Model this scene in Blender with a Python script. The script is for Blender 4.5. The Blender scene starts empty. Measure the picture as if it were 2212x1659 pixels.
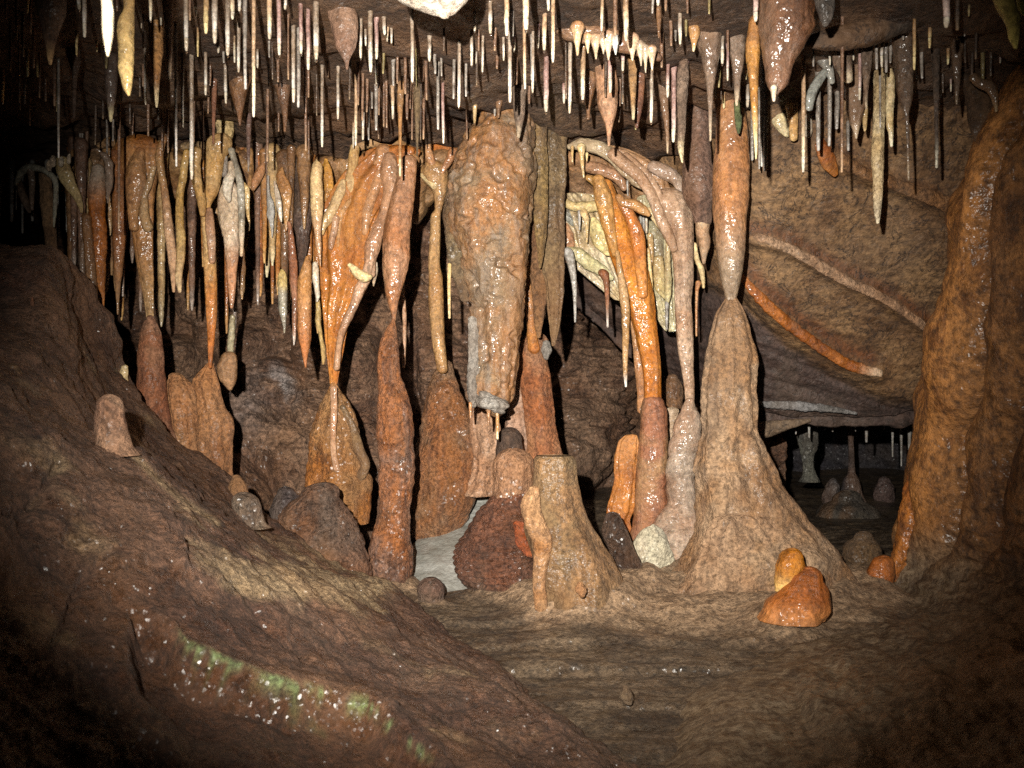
import bpy, math, random
import numpy as np
from mathutils import Vector

random.seed(7)
scene = bpy.context.scene
COL = scene.collection

# ------------------------------------------------------------------ camera, light, exposure
F = 1916.0                      # focal length in the pixels all measurements below are given in (2212 x 1659)
CU, CV = 1106.0, 829.5
cam = bpy.data.cameras.new("camera")
cam.sensor_width = 36.0
cam.lens = 36.0 * F / 2212.0
cam.clip_start, cam.clip_end = 0.02, 60.0
cam.dof.use_dof = True
cam.dof.focus_distance = 3.0
cam.dof.aperture_fstop = 7.0
cam_ob = bpy.data.objects.new("camera", cam)
cam_ob.location = (0, 0, 0)
cam_ob.rotation_euler = (math.radians(90), 0, 0)
COL.objects.link(cam_ob)
scene.camera = cam_ob

world = bpy.data.worlds.new("World")
scene.world = world
world.use_nodes = True
bg = world.node_tree.nodes["Background"]
bg.inputs[0].default_value = (0.55, 0.62, 0.8, 1)
bg.inputs[1].default_value = 0.002

# the photographer's flash gun, held above and a little behind the lens
fl = bpy.data.lights.new("flash", 'SPOT')
fl.energy = 1120.0
fl.color = (1.0, 0.94, 0.84)
fl.spot_size = math.radians(64.5)
fl.spot_blend = 1.0
fl.shadow_soft_size = 0.012
fl_ob = bpy.data.objects.new("flash", fl)
fl_ob.location = (-0.14, -0.10, 0.17)
fl_ob.rotation_euler = (Vector((0.04, 3.0, 0.16)) - fl_ob.location).to_track_quat('-Z', 'Y').to_euler()
COL.objects.link(fl_ob)

scene.view_settings.view_transform = 'Standard'
scene.view_settings.look = 'None'
scene.view_settings.exposure = 0.0
scene.view_settings.gamma = 1.0
scene.view_settings.use_curve_mapping = False
scene.render.engine = 'CYCLES'
scene.cycles.max_bounces = 5
scene.cycles.diffuse_bounces = 1
scene.cycles.glossy_bounces = 2
scene.cycles.use_denoising = False
scene.cycles.sample_clamp_indirect = 3.0

# ------------------------------------------------------------------ numpy noise
_rs = np.random.RandomState(11)
_perm = np.concatenate([_rs.permutation(256)] * 3)
_grad = _rs.normal(size=(256, 3)); _grad /= np.linalg.norm(_grad, axis=1)[:, None]

def perlin(p):
    p = np.asarray(p, dtype=np.float64)
    i = np.floor(p).astype(np.int64); f = p - i; i &= 255
    w = f * f * f * (f * (f * 6 - 15) + 10)
    out = 0
    for dx in (0, 1):
        wx = w[:, 0] if dx else 1 - w[:, 0]
        a = _perm[i[:, 0] + dx]
        for dy in (0, 1):
            wy = w[:, 1] if dy else 1 - w[:, 1]
            b = _perm[a + i[:, 1] + dy]
            for dz in (0, 1):
                wz = w[:, 2] if dz else 1 - w[:, 2]
                g = _grad[_perm[b + i[:, 2] + dz]]
                out = out + wx * wy * wz * (g[:, 0] * (f[:, 0] - dx) + g[:, 1] * (f[:, 1] - dy) + g[:, 2] * (f[:, 2] - dz))
    return out * 1.5

def fbm(p, octs=4, rough=0.5):
    s, a, t = 0, 1.0, 0.0
    for k in range(octs):
        s = s + a * perlin(p * (2.0 ** k) + 17.3 * k); t += a; a *= rough
    return s / t

def billow(p, octs=4, rough=0.5):
    s, a, t = 0, 1.0, 0.0
    for k in range(octs):
        s = s + a * np.abs(perlin(p * (2.0 ** k) + 31.7 * k)); t += a; a *= rough
    return s / t

def sstep(a, b, x):
    t = np.clip((x - a) / (b - a), 0, 1)
    return t * t * (3 - 2 * t)

# ------------------------------------------------------------------ measuring
def W(u, v, Y):
    return np.array([(u - CU) / F * Y, Y, -(v - CV) / F * Y])

def proj(P):
    return CU + F * P[:, 0] / P[:, 1], CV - F * P[:, 2] / P[:, 1]

CROPS = {  # name: (u offset, v offset, factor) of the enlargements the outlines were read from
    'V': (0, 0, 1), 'A': (0, 0, .2604), 'B': (547.2, 0, .2604), 'C': (1094.4, 0, .2604), 'D': (1635.9, 0, .2604),
    'A2': (0, 403.2, .2604), 'B2': (547.2, 403.2, .2604), 'C2': (1094.4, 403.2, .2604), 'D2': (1635.9, 403.2, .2604),
    'A3': (0, 806.4, .2604), 'B3': (547.2, 806.4, .2604), 'C3': (1094.4, 806.4, .2604), 'D3': (1635.9, 806.4, .2604),
    'P1': (345.6, 259.2, .1562), 'P2': (633.6, 276.5, .1562), 'P3': (1198.1, 288, .1562), 'P4': (86.4, 288, .1562), 'P5': (489.6, 576, .1562),
    'R4': (1578.2, 1180.8, .2881),
}

def hermite(xs, ys, q):
    xs = np.asarray(xs, float); ys = np.asarray(ys, float)
    d = np.diff(ys, axis=0) / np.diff(xs)[:, None]
    m = np.zeros_like(ys)
    m[0], m[-1] = d[0], d[-1]
    same = d[:-1] * d[1:] > 0
    with np.errstate(divide='ignore', invalid='ignore'):
        h = 2 * d[:-1] * d[1:] / (d[:-1] + d[1:])
    m[1:-1] = np.where(same, h, 0)
    k = np.clip(np.searchsorted(xs, q, side='right') - 1, 0, len(xs) - 2)
    h = (xs[k + 1] - xs[k]); t = (q - xs[k]) / h
    t = t[:, None]; h = h[:, None]
    return ((2 * t**3 - 3 * t**2 + 1) * ys[k] + (t**3 - 2 * t**2 + t) * h * m[k]
            + (-2 * t**3 + 3 * t**2) * ys[k + 1] + (t**3 - t**2) * h * m[k + 1])

# ------------------------------------------------------------------ mesh making
def ring_mesh(C, S, D, ra, rb, seg, amp, freq, ridge=0, ridge_n=0, flute=0, flute_n=5, seed=0, lump=0, tipmask=None, aniso=1.0, pits=0):
    """Rings of seg points: centre C, side axis S (radius ra) and depth axis D (radius rb); displaced, closed at both ends."""
    n = len(C)
    th = np.linspace(0, 2 * np.pi, seg, endpoint=False)
    c, s = np.cos(th), np.sin(th)
    N = c[None, :, None] * S[:, None, :] + s[None, :, None] * D[:, None, :]
    P = C[:, None, :] + ra[:, None, None] * c[None, :, None] * S[:, None, :] + rb[:, None, None] * s[None, :, None] * D[:, None, :]
    Pf = P.reshape(-1, 3)
    off = np.array([seed * 3.17, seed * 1.31, seed * 7.7])
    q = (Pf + off) * freq; q[:, 2] *= aniso
    rr = np.repeat(np.minimum(ra, rb), seg); rmax = np.repeat(np.maximum(ra, rb), seg)
    soft = np.minimum(rmax, 0.12)
    disp = amp * soft * fbm(q, 4, .55)
    qv = (Pf + off) * freq * np.array([2.6, 2.6, .55]) + 7
    disp += amp * .42 * soft * fbm(qv, 3, .6) + amp * .4 * soft * fbm((Pf + off) * freq * 3.3, 3, .6)
    if lump:
        disp += lump * soft * (billow(q * .7 + 5, 3) - .25)
    t = np.repeat(np.linspace(0, 1, n), seg)
    ang = np.tile(th, n)
    if ridge:
        wob = fbm(Pf * freq * .6 + off + 9, 2) * 2.2
        ph = t * ridge_n * 2 * np.pi + wob * 2
        disp += ridge * soft * (np.abs(np.sin(ph * .5)) ** .7 - .6) * (0.5 + 0.8 * np.abs(fbm(q * .5 + 3, 2)))
    if flute:
        wob = fbm(np.stack([np.cos(ang), np.sin(ang), t * 2.2], 1) * 1.3 + off, 2) * 3.0
        disp += flute * soft * np.cos(flute_n * ang + wob + seed)
    if pits:
        disp -= pits * soft * sstep(.12, .4, fbm(q * 2.2 + 40, 2))
    Pf = Pf + disp[:, None] * N.reshape(-1, 3)
    k = np.arange(n - 1)[:, None] * seg; j = np.arange(seg)[None, :]; j2 = (j + 1) % seg
    quads = np.stack([k + j, k + j2, k + seg + j2, k + seg + j], -1).reshape(-1, 4)
    caps = [list(range(seg))[::-1][::-1], [(n - 1) * seg + x for x in range(seg)][::-1]]
    mask = np.zeros((n * seg, 3))
    if tipmask is not None:
        mask[:, 0] = np.repeat(tipmask, seg)
    mask[:, 1] = (1 - sstep(-.74, -.63, Pf[:, 2] + .05 * fbm(Pf * 9 + 4, 3))) * .85 * (Pf[:, 1] < 3.6)
    return dict(v=Pf, q=quads, caps=caps, m=mask)

def _ends(C, ra, rb, a, b):
    """Round off the two ends of a centre line (a, b: how pointed; 0 = leave)."""
    def cap(C0, C1, r0, r1):
        d = C0 - C1; L = np.linalg.norm(d) + 1e-9; d = d / L
        m = max(min(r0, r1), 1e-5)
        ks = np.array([.35, .65, .88, .98]); h = np.sqrt(1 - ks ** 2)
        return [(C0 + d * m * kk * 1.0, r0 * hh, r1 * hh) for kk, hh in zip(ks, h)]
    if a:
        e = cap(C[0], C[1], ra[0], rb[0])[::-1]
        C = np.vstack([[x[0] for x in e], C]); ra = np.concatenate([[x[1] for x in e], ra]); rb = np.concatenate([[x[2] for x in e], rb])
    if b:
        e = cap(C[-1], C[-2], ra[-1], rb[-1])
        C = np.vstack([C, [x[0] for x in e]]); ra = np.concatenate([ra, [x[1] for x in e]]); rb = np.concatenate([rb, [x[2] for x in e]])
    return C, ra, rb

def body(crop, prof, Y, depth=1.0, amp=.16, seed=0, seg=None, tip=None, caps=(1, 1), dY=0.0, maxr=.3, flare=.3, **kw):
    """A standing or hanging body from (v, left, right) triples; Y metres away; dY leans it away from the lens going down."""
    ou, ov, k = CROPS[crop]
    prof = sorted(prof)
    vs = np.array([p[0] for p in prof], float) * k + ov
    L = np.array([p[1] for p in prof], float) * k + ou
    R = np.array([p[2] for p in prof], float) * k + ou
    wpx = float(np.max(R - L)); hpx = vs[-1] - vs[0]
    n = int(np.clip(hpx / max(2.0, min(3.2, wpx / 14)), 10, 230))
    q = np.linspace(vs[0], vs[-1], n)
    lr = hermite(vs, np.stack([L, R], 1), q)
    uc = lr.mean(1); hw = np.maximum((lr[:, 1] - lr[:, 0]) * .5, .8)
    if caps[1] == 0:
        hw = hw * (1 + flare * np.clip((np.linspace(0, 1, n) - .74) / .26, 0, 1) ** 2)
    Ys = Y + dY * np.linspace(0, 1, n)
    C = np.stack([(uc - CU) / F * Ys, Ys, -(q - CV) / F * Ys], 1)
    ra = hw / F * Ys
    rb = np.minimum(ra * depth, maxr)
    tm = None
    C, ra, rb = _ends(C, ra, rb, *caps)
    n2 = len(C)
    if tip is not None:
        vv = CV - C[:, 2] / C[:, 1] * F
        a = vs[0] + (vs[-1] - vs[0]) * tip[0]; b = vs[0] + (vs[-1] - vs[0]) * tip[1]
        tm = sstep(a, b, vv) if b > a else 1 - sstep(b, a, vv)
    if seg is None:
        seg = int(np.clip(wpx * 1.0, 10, 128))
    S = np.tile([1.0, 0, 0], (n2, 1)); D = np.tile([0, 1.0, 0], (n2, 1))
    rm = float(np.max(ra))
    fr = kw.pop('freq', np.clip(.55 / rm, 5, 40))
    return ring_mesh(C, S, D, ra, rb, seg, amp, fr, seed=seed or random.random() * 90, tipmask=tm, **kw)

def tube(crop, path, Y, depth=.9, amp=.14, seed=0, seg=None, tip=None, caps=(1, 1), **kw):
    """A body swept along (u, v, full width[, Y offset]) points."""
    ou, ov, k = CROPS[crop]
    pt = np.array([[p[0] * k + ou, p[1] * k + ov, p[2] * k, (p[3] if len(p) > 3 else 0)] for p in path], float)
    arc = np.concatenate([[0], np.cumsum(np.hypot(np.diff(pt[:, 0]), np.diff(pt[:, 1])))])
    n = int(np.clip(arc[-1] / 3, 8, 110))
    q = np.linspace(0, arc[-1], n)
    pp = hermite(arc, pt, q)
    for _ in range(2):
        pp[1:-1] = .25 * pp[:-2] + .5 * pp[1:-1] + .25 * pp[2:]
    Ys = Y + pp[:, 3]
    C = np.stack([(pp[:, 0] - CU) / F * Ys, Ys, -(pp[:, 1] - CV) / F * Ys], 1)
    ra = np.maximum(pp[:, 2] * .5, .8) / F * Ys; rb = ra * depth
    tm = None
    C, ra, rb = _ends(C, ra, rb, *caps)
    T = np.gradient(C, axis=0); T /= np.linalg.norm(T, axis=1)[:, None] + 1e-12
    S = np.cross(T, [0, 1.0, 0]); S /= np.linalg.norm(S, axis=1)[:, None] + 1e-12
    S = -S if S[len(S) // 2, 0] < 0 else S
    D = np.tile([0, 1.0, 0], (len(C), 1))
    if tip is not None:
        t = np.linspace(0, 1, len(C)); tm = sstep(tip[0], tip[1], t) if tip[1] > tip[0] else 1 - sstep(tip[1], tip[0], t)
    wpx = float(pt[:, 2].max())
    if seg is None:
        seg = int(np.clip(wpx * .8, 10, 48))
    fr = kw.pop('freq', np.clip(.55 / float(np.max(ra)), 5, 40))
    return ring_mesh(C, S, D, ra, rb, seg, amp, fr, seed=seed or random.random() * 90, tipmask=tm, **kw)

def _cr(P, n):
    """Catmull-Rom resample along axis 0."""
    m = len(P); q = np.linspace(0, m - 1, n); k = np.clip(q.astype(int), 0, m - 2); t = (q - k).reshape((-1,) + (1,) * (P.ndim - 1))
    p0 = P[np.clip(k - 1, 0, m - 1)]; p1 = P[k]; p2 = P[k + 1]; p3 = P[np.clip(k + 2, 0, m - 1)]
    return .5 * (2 * p1 + (p2 - p0) * t + (2 * p0 - 5 * p1 + 4 * p2 - p3) * t**2 + (3 * p1 - p0 - 3 * p2 + p3) * t**3)

def sheet(ctrl, nr, nc, dispf=None, maskf=None, flip=False):
    """A surface through a net of control points, displaced along its normal."""
    P = _cr(np.asarray(ctrl, float), nr)
    P = _cr(P.transpose(1, 0, 2), nc).transpose(1, 0, 2)
    a = np.gradient(P, axis=0); b = np.gradient(P, axis=1)
    N = np.cross(a, b); N /= np.linalg.norm(N, axis=2)[:, :, None] + 1e-12
    if flip: N = -N
    V = P.reshape(-1, 3); N = N.reshape(-1, 3)
    if dispf is not None:
        u, v = proj(np.stack([V[:, 0], np.maximum(V[:, 1], .2), V[:, 2]], 1))
        V = V + N * dispf(V, u, v)[:, None]
    m = np.zeros((len(V), 3))
    if maskf is not None:
        u, v = proj(np.stack([V[:, 0], np.maximum(V[:, 1], .2), V[:, 2]], 1))
        m = maskf(V, u, v)
    k = np.arange(nr - 1)[:, None] * nc; j = np.arange(nc - 1)[None, :]
    q = np.stack([k + j, k + j + 1, k + nc + j + 1, k + nc + j], -1).reshape(-1, 4)
    if flip: q = q[:, ::-1]
    return dict(v=V, q=q, caps=[], m=m)

def link_mesh(name, g, mat, parent=None, origin=None):
    v = np.asarray(g['v'], float)
    if origin is None:
        origin = np.zeros(3)
    v = v - np.asarray(origin)
    me = bpy.data.meshes.new(name)
    q = g['q']; caps = g['caps']
    loops = np.concatenate([q.ravel()] + [np.array(c) for c in caps]) if caps else q.ravel()
    starts = list(np.arange(len(q)) * 4)
    pos = len(q) * 4
    for c in caps:
        starts.append(pos); pos += len(c)
    me.vertices.add(len(v)); me.vertices.foreach_set('co', v.astype(np.float32).ravel())
    me.loops.add(len(loops)); me.loops.foreach_set('vertex_index', loops.astype(np.int32))
    me.polygons.add(len(starts)); me.polygons.foreach_set('loop_start', np.array(starts, np.int32))
    me.update(calc_edges=True)
    me.polygons.foreach_set('use_smooth', np.ones(len(starts), bool))
    at = me.attributes.new('mask', 'FLOAT_VECTOR', 'POINT')
    at.data.foreach_set('vector', np.asarray(g['m'], np.float32).ravel())
    me.validate()
    me.materials.append(mat)
    ob = bpy.data.objects.new(name, me)
    COL.objects.link(ob)
    if parent is not None:
        ob.parent = parent
    else:
        ob.location = origin
    return ob

# ------------------------------------------------------------------ colours and materials
def lin(h):
    c = [int(h[i:i + 2], 16) / 255 for i in (1, 3, 5)]
    return [x / 12.92 if x <= .04045 else ((x + .055) / 1.055) ** 2.4 for x in c]

def tints(ob, t):
    for k, h in zip(('c1', 'c2', 'c3', 'c4'), t):
        ob[k] = lin(h)

def make_mat(name, s1=7.0, streak=.5, grain=(.5, 1.45), rough=(.25, .6), bump=.5, sparkle=0.0, vein=0.0, flat=1.0, gs=60.0, spec=.5, algae=None, lumpy=18.0, sss=0.0, coat=0.0, crough=.2, cscale=150.0, ctilt=.25, s1d=4, grime=.6, gsc=10.0, bdist=.03, stain=0.0, lumpw=1.4, wetmin=.06):
    m = bpy.data.materials.new(name); m.use_nodes = True
    nt = m.node_tree; N, L = nt.nodes, nt.links
    bs = N['Principled BSDF']
    def nd(t, **kw):
        x = N.new(t)
        for k, v in kw.items(): setattr(x, k, v)
        return x
    geo = nd('ShaderNodeNewGeometry')
    def attr(nm, typ='OBJECT'):
        a = nd('ShaderNodeAttribute'); a.attribute_type = typ; a.attribute_name = nm; return a
    c1, c2, c3, c4 = (attr(k) for k in ('c1', 'c2', 'c3', 'c4'))
    msk = attr('mask', 'GEOMETRY'); sep = nd('ShaderNodeSeparateXYZ'); L.new(msk.outputs['Vector'], sep.inputs[0])
    def noise(scale, detail=5, ro=.6, dist=0.0, vec=None):
        n = nd('ShaderNodeTexNoise'); n.inputs['Scale'].default_value = scale; n.inputs['Detail'].default_value = detail
        n.inputs['Roughness'].default_value = ro; n.inputs['Distortion'].default_value = dist
        L.new(vec or geo.outputs['Position'], n.inputs['Vector']); return n
    def rng(src, a, b, c, d):
        r = nd('ShaderNodeMapRange'); r.interpolation_type = 'SMOOTHSTEP'
        for i, x in enumerate((a, b, c, d)): r.inputs[i + 1].default_value = x
        L.new(src, r.inputs[0]); return r.outputs[0]
    def mix(fac, a, b, mode='MIX'):
        x = nd('ShaderNodeMix'); x.data_type = 'RGBA'; x.blend_type = mode
        if isinstance(fac, float): x.inputs[0].default_value = fac
        else: L.new(fac, x.inputs[0])
        for s, i in ((a, 6), (b, 7)):
            if isinstance(s, tuple): x.inputs[i].default_value = s
            else: L.new(s, x.inputs[i])
        return x.outputs[2]
    def math_(op, a, b):
        x = nd('ShaderNodeMath'); x.operation = op
        for s, i in ((a, 0), (b, 1)):
            if isinstance(s, (int, float)): x.inputs[i].default_value = s
            else: L.new(s, x.inputs[i])
        return x.outputs[0]
    def mapping(sc):
        x = nd('ShaderNodeMapping'); x.inputs['Scale'].default_value = sc; L.new(geo.outputs['Position'], x.inputs[0]); return x.outputs[0]
    nA = noise(s1, s1d, .55, .6)
    col = mix(rng(nA.outputs['Fac'], .38, .62, 0, 1), c1.outputs['Color'], c2.outputs['Color'])
    nB = noise(1.0, 4, .6, .5, mapping((38, 38, 7) if flat == 1 else (15, 15, 15) if flat == 0 else (9, 9, 60)))
    col = mix(math_('MULTIPLY', rng(nB.outputs['Fac'], .45, .72, 0, 1), streak), col, c3.outputs['Color'])
    # tips / accent colour from the mesh, broken up by noise
    tm = math_('ADD', sep.outputs[0], math_('MULTIPLY', math_('SUBTRACT', nA.outputs['Fac'], .5), math_('MULTIPLY', math_('MULTIPLY', sep.outputs[0], math_('SUBTRACT', 1.0, sep.outputs[0])), 4.0)))
    tmc = nd('ShaderNodeClamp'); L.new(tm, tmc.inputs[0])
    col = mix(tmc.outputs[0], col, c4.outputs['Color'])
    nC = noise(gs, 8, .75)
    if algae:
        gm = math_('MULTIPLY', sep.outputs[1], rng(nC.outputs['Fac'], .36, .52, .6, 1))
        col = mix(gm, col, algae[0])
        col = mix(math_('MULTIPLY', sep.outputs[2], rng(nC.outputs['Fac'], .3, .55, .3, 1)), col, algae[1])
    g = rng(nC.outputs['Fac'], .3, .7, grain[0], grain[1])
    gc = nd('ShaderNodeCombineColor'); [L.new(g, gc.inputs[i]) for i in range(3)]
    col = mix(1.0, col, gc.outputs[0], 'MULTIPLY')
    if stain:
        nS = noise(1.0, 4, .55, .4, mapping((2.6, 2.6, 1.1)))
        col = mix(math_('MULTIPLY', rng(nS.outputs['Fac'], .5, .64, 0, 1), stain), col, (.33, .155, .06, 1))
        col = mix(math_('MULTIPLY', rng(nS.outputs['Fac'], .46, .34, 0, 1), stain * .9), col, (.2, .14, .095, 1))
    if grime:
        nG = noise(gsc, 8, .68, 1.0)
        nG2 = noise(1.0, 5, .6, .6, mapping((30, 30, 5) if flat == 1 else (12, 12, 14) if flat == 0 else (7, 7, 34)))
        gsum = math_('ADD', math_('MULTIPLY', nG.outputs['Fac'], .62), math_('MULTIPLY', nG2.outputs['Fac'], .38))
        col = mix(math_('MULTIPLY', rng(gsum, .48, .60, 0, 1), grime), col, (.34, .28, .24, 1), 'MULTIPLY')
    if vein:
        nV = noise(9, 5, .6, 1.2)
        d = math_('ABSOLUTE', math_('SUBTRACT', nV.outputs['Fac'], .5), 0)
        dv = math_('MULTIPLY', rng(d, 0.0, .018, 1, 0), vein)
        col = mix(dv, col, (.02, .012, .008, 1))
    L.new(col, bs.inputs['Base Color'])
    nR = noise(23, 4, .6)
    L.new(rng(nR.outputs['Fac'], .35, .65, rough[0], rough[1]), bs.inputs['Roughness'])
    bs.inputs['Specular IOR Level'].default_value = spec
    if sss:
        bs.inputs['Subsurface Weight'].default_value = sss
        bs.inputs['Subsurface Radius'].default_value = (1.0, .4, .15)
        bs.inputs['Subsurface Scale'].default_value = .012
    nL = noise(lumpy, 5, .6)
    nF = noise(190, 3, .6)
    h = math_('ADD', math_('ADD', math_('MULTIPLY', nL.outputs['Fac'], lumpw), math_('MULTIPLY', nC.outputs['Fac'], .55)), math_('MULTIPLY', nF.outputs['Fac'], .16))
    bp = nd('ShaderNodeBump'); bp.inputs['Strength'].default_value = bump; bp.inputs['Distance'].default_value = bdist
    L.new(h, bp.inputs['Height'])
    L.new(bp.outputs[0], bs.inputs['Normal'])
    if coat:
        # film of water / crystal faces: small facets that throw the flash back here and there
        nP = noise(5.5, 4, .6, .5)
        L.new(rng(nP.outputs['Fac'], .46, .6, coat * wetmin, coat), bs.inputs['Coat Weight'])
        bs.inputs['Coat Roughness'].default_value = crough
        bs.inputs['Coat IOR'].default_value = 1.6
        b2 = nd('ShaderNodeBump'); b2.inputs['Distance'].default_value = .02
        if sparkle:
            b2.inputs['Strength'].default_value = .35; L.new(nL.outputs['Fac'], b2.inputs['Height'])
            vo = nd('ShaderNodeTexVoronoi'); vo.inputs['Scale'].default_value = cscale; L.new(geo.outputs['Position'], vo.inputs['Vector'])
            sc = nd('ShaderNodeVectorMath'); sc.operation = 'SUBTRACT'; L.new(vo.outputs['Color'], sc.inputs[0]); sc.inputs[1].default_value = (.5, .5, .5)
            s2 = nd('ShaderNodeVectorMath'); s2.operation = 'SCALE'; L.new(sc.outputs[0], s2.inputs[0]); s2.inputs['Scale'].default_value = sparkle
            ad = nd('ShaderNodeVectorMath'); ad.operation = 'ADD'; L.new(b2.outputs[0], ad.inputs[0]); L.new(s2.outputs[0], ad.inputs[1])
            no = nd('ShaderNodeVectorMath'); no.operation = 'NORMALIZE'; L.new(ad.outputs[0], no.inputs[0])
            L.new(no.outputs[0], bs.inputs['Coat Normal'])
        else:
            nW = noise(cscale, 2, .5)
            b2.inputs['Strength'].default_value = ctilt; L.new(nW.outputs['Fac'], b2.inputs['Height'])
            L.new(b2.outputs[0], bs.inputs['Coat Normal'])
    return m

MUD = ((.105, .075, .045, 1), (.1, .06, .03, 1))
M_WET = make_mat('wet_calcite', algae=MUD, s1=5, streak=.5, rough=(.35, .65), bump=.55, grain=(.5, 1.4), sss=.1, coat=.75, crough=.22, cscale=45, ctilt=.55, gs=70, grime=.45, stain=.38)
M_DRY = make_mat('dry_calcite', algae=MUD, s1=4.5, streak=.5, rough=(.45, .8), bump=.85, grain=(.35, 1.55), coat=.3, crough=.34, cscale=55, ctilt=.6, gs=75, grime=.48, gsc=6, stain=.32)
M_CRY = make_mat('crystalline_calcite', algae=MUD, s1=4, streak=.5, rough=(.35, .7), bump=1.0, sparkle=1.0, grain=(.3, 1.6), gs=80, coat=.55, crough=.3, cscale=120, grime=.65, stain=.35)
M_ROCK = make_mat('cave_rock', s1=3, streak=.5, rough=(.4, .8), bump=1.0, sparkle=1.2, vein=.5, flat=.5, grain=(.3, 1.7), gs=48, lumpy=12, coat=.35, crough=.3, cscale=110, grime=.7, gsc=7, stain=.25)
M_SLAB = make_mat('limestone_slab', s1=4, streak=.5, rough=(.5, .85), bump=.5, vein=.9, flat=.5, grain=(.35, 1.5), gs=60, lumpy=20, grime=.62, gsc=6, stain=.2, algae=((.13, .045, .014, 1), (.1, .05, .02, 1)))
M_FLOOR = make_mat('rippled_floor', s1=4, streak=.5, rough=(.4, .8), bump=.9, vein=.3, flat=.5, grain=(.3, 1.6), gs=55, lumpy=20, sparkle=.8, coat=.7, crough=.25, cscale=110, grime=.6, gsc=8, lumpw=.8, wetmin=.3)
M_SLOPE = make_mat('muddy_flowstone', s1=3.2, streak=.45, rough=(.35, .8), bump=1.0, sparkle=1.1, vein=.45, flat=0, grain=(.28, 1.65), gs=85, algae=((.2, .3, .12, 1), (.1, .04, .019, 1)), lumpy=16, lumpw=.6, wetmin=.45, coat=.45, crough=.27, cscale=170, grime=.65, gsc=7, stain=.2)
M_STRAW = make_mat('straw_calcite', s1=25, streak=.45, rough=(.3, .55), bump=.4, grain=(.5, 1.35), gs=110, sss=.1, coat=.5, crough=.2, cscale=70, ctilt=.4, grime=.4, gsc=25)
M_PALE = make_mat('pale_calcite', algae=MUD, s1=4, streak=.3, rough=(.3, .55), bump=.35, grain=(.75, 1.15), gs=50, coat=.6, crough=.2, cscale=40, ctilt=.5, grime=.18, gsc=6, wetmin=.3)
M_DROP = bpy.data.materials.new('water'); M_DROP.use_nodes = True
_b = M_DROP.node_tree.nodes['Principled BSDF']
_b.inputs['Base Color'].default_value = (.95, .95, .95, 1); _b.inputs['Roughness'].default_value = .06; _b.inputs['Transmission Weight'].default_value = 1.0; _b.inputs['IOR'].default_value = 1.33
M_FLOW = make_mat('rippled_flowstone', s1=3.5, streak=.5, rough=(.4, .75), bump=.75, lumpw=.9, wetmin=.3, grain=(.3, 1.6), gs=44, lumpy=20, coat=.4, crough=.28, cscale=40, ctilt=.6, grime=.8, gsc=6, algae=((.2, .14, .085, 1), (.1, .06, .03, 1)))

T = dict(
    orange=('#b87838', '#a4622c', '#70401c', '#d0a070'), tan=('#b88a60', '#a87248', '#7c5638', '#d8b890'),
    pink=('#b89478', '#a87c5c', '#7c5c44', '#d8bc9c'), cream=('#dcc494', '#c8a468', '#98703f', '#ecdcb8'),
    creamtip=('#b88c58', '#9c6c3c', '#704a2a', '#ead8ac'), white=('#dcd2c0', '#c4ac90', '#a08870', '#f0ece2'),
    brown=('#84603f', '#6c4a30', '#4a3222', '#c0a078'), dark=('#5a4332', '#48352a', '#33261e', '#a88460'),
    greyb=('#806c5c', '#6e5848', '#50402f', '#c8b498'), grey=('#a09a92', '#847a70', '#605850', '#d8d4cc'),
    purple=('#564a48', '#463a36', '#2c2624', '#8a7868'), amber=('#b87028', '#a05a18', '#6c380e', '#d8b080'),
    rust=('#8a5428', '#6c3e1c', '#442812', '#b07848'), olive=('#7c6648', '#64503a', '#443628', '#a08864'),
    yellow=('#cc9436', '#a87430', '#80542c', '#f0dcb0'), green=('#6c7a50', '#5c6040', '#404430', '#a0a078'),
    redbrown=('#80543a', '#664030', '#40281e', '#a87450'), glass=('#a8a49e', '#8c857c', '#6c665e', '#e0e0e0'),
)

def base_of(gs, hang):
    z = [g['v'] for g in gs]
    A = np.vstack(z)
    p = A[np.argmax(A[:, 2])] if hang else A[np.argmin(A[:, 2])]
    return np.array([A[:, 0].mean() * .0 + p[0], p[1], p[2]])

def thing(name, label, cat, parts, group=None, hang=True):
    """parts: [(part name or None, geometry, material, tint[, label[, sub-parts]])]. A single nameless part makes the thing one mesh."""
    org = base_of([p[1] for p in parts], hang)
    if len(parts) == 1 and parts[0][0] is None:
        root = link_mesh(name, parts[0][1], parts[0][2], None, org)
        tints(root, T[parts[0][3]] if isinstance(parts[0][3], str) else parts[0][3])
    else:
        if parts[0][0] is None:
            root = link_mesh(name, parts[0][1], parts[0][2], None, org)
            tints(root, T[parts[0][3]] if isinstance(parts[0][3], str) else parts[0][3]); rest = parts[1:]
        else:
            root = bpy.data.objects.new(name, None); root.empty_display_size = .05; COL.objects.link(root); root.location = org; rest = parts
        for p in rest:
            o = link_mesh(p[0], p[1], p[2], root, org)
            tints(o, T[p[3]] if isinstance(p[3], str) else p[3])
            if len(p) > 4 and p[4]: o['label'] = p[4]
            for s in (p[5] if len(p) > 5 else ()):
                so = link_mesh(s[0], s[1], s[2], o, org); tints(so, T[s[3]] if isinstance(s[3], str) else s[3])
    root['label'] = label; root['category'] = cat; root['kind'] = 'thing'
    if group: root['group'] = group
    return root

def structure(name, g, mat, t):
    o = link_mesh(name, g, mat); tints(o, T[t] if isinstance(t, str) else t); o['kind'] = 'structure'; return o

# ------------------------------------------------------------------ the setting: ceiling, walls, floor
ZC = 0.95
def grid_pts(xs, ys, zf):
    X, Yy = np.meshgrid(xs, ys)
    return np.stack([X, Yy, zf(X, Yy)], -1)

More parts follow.
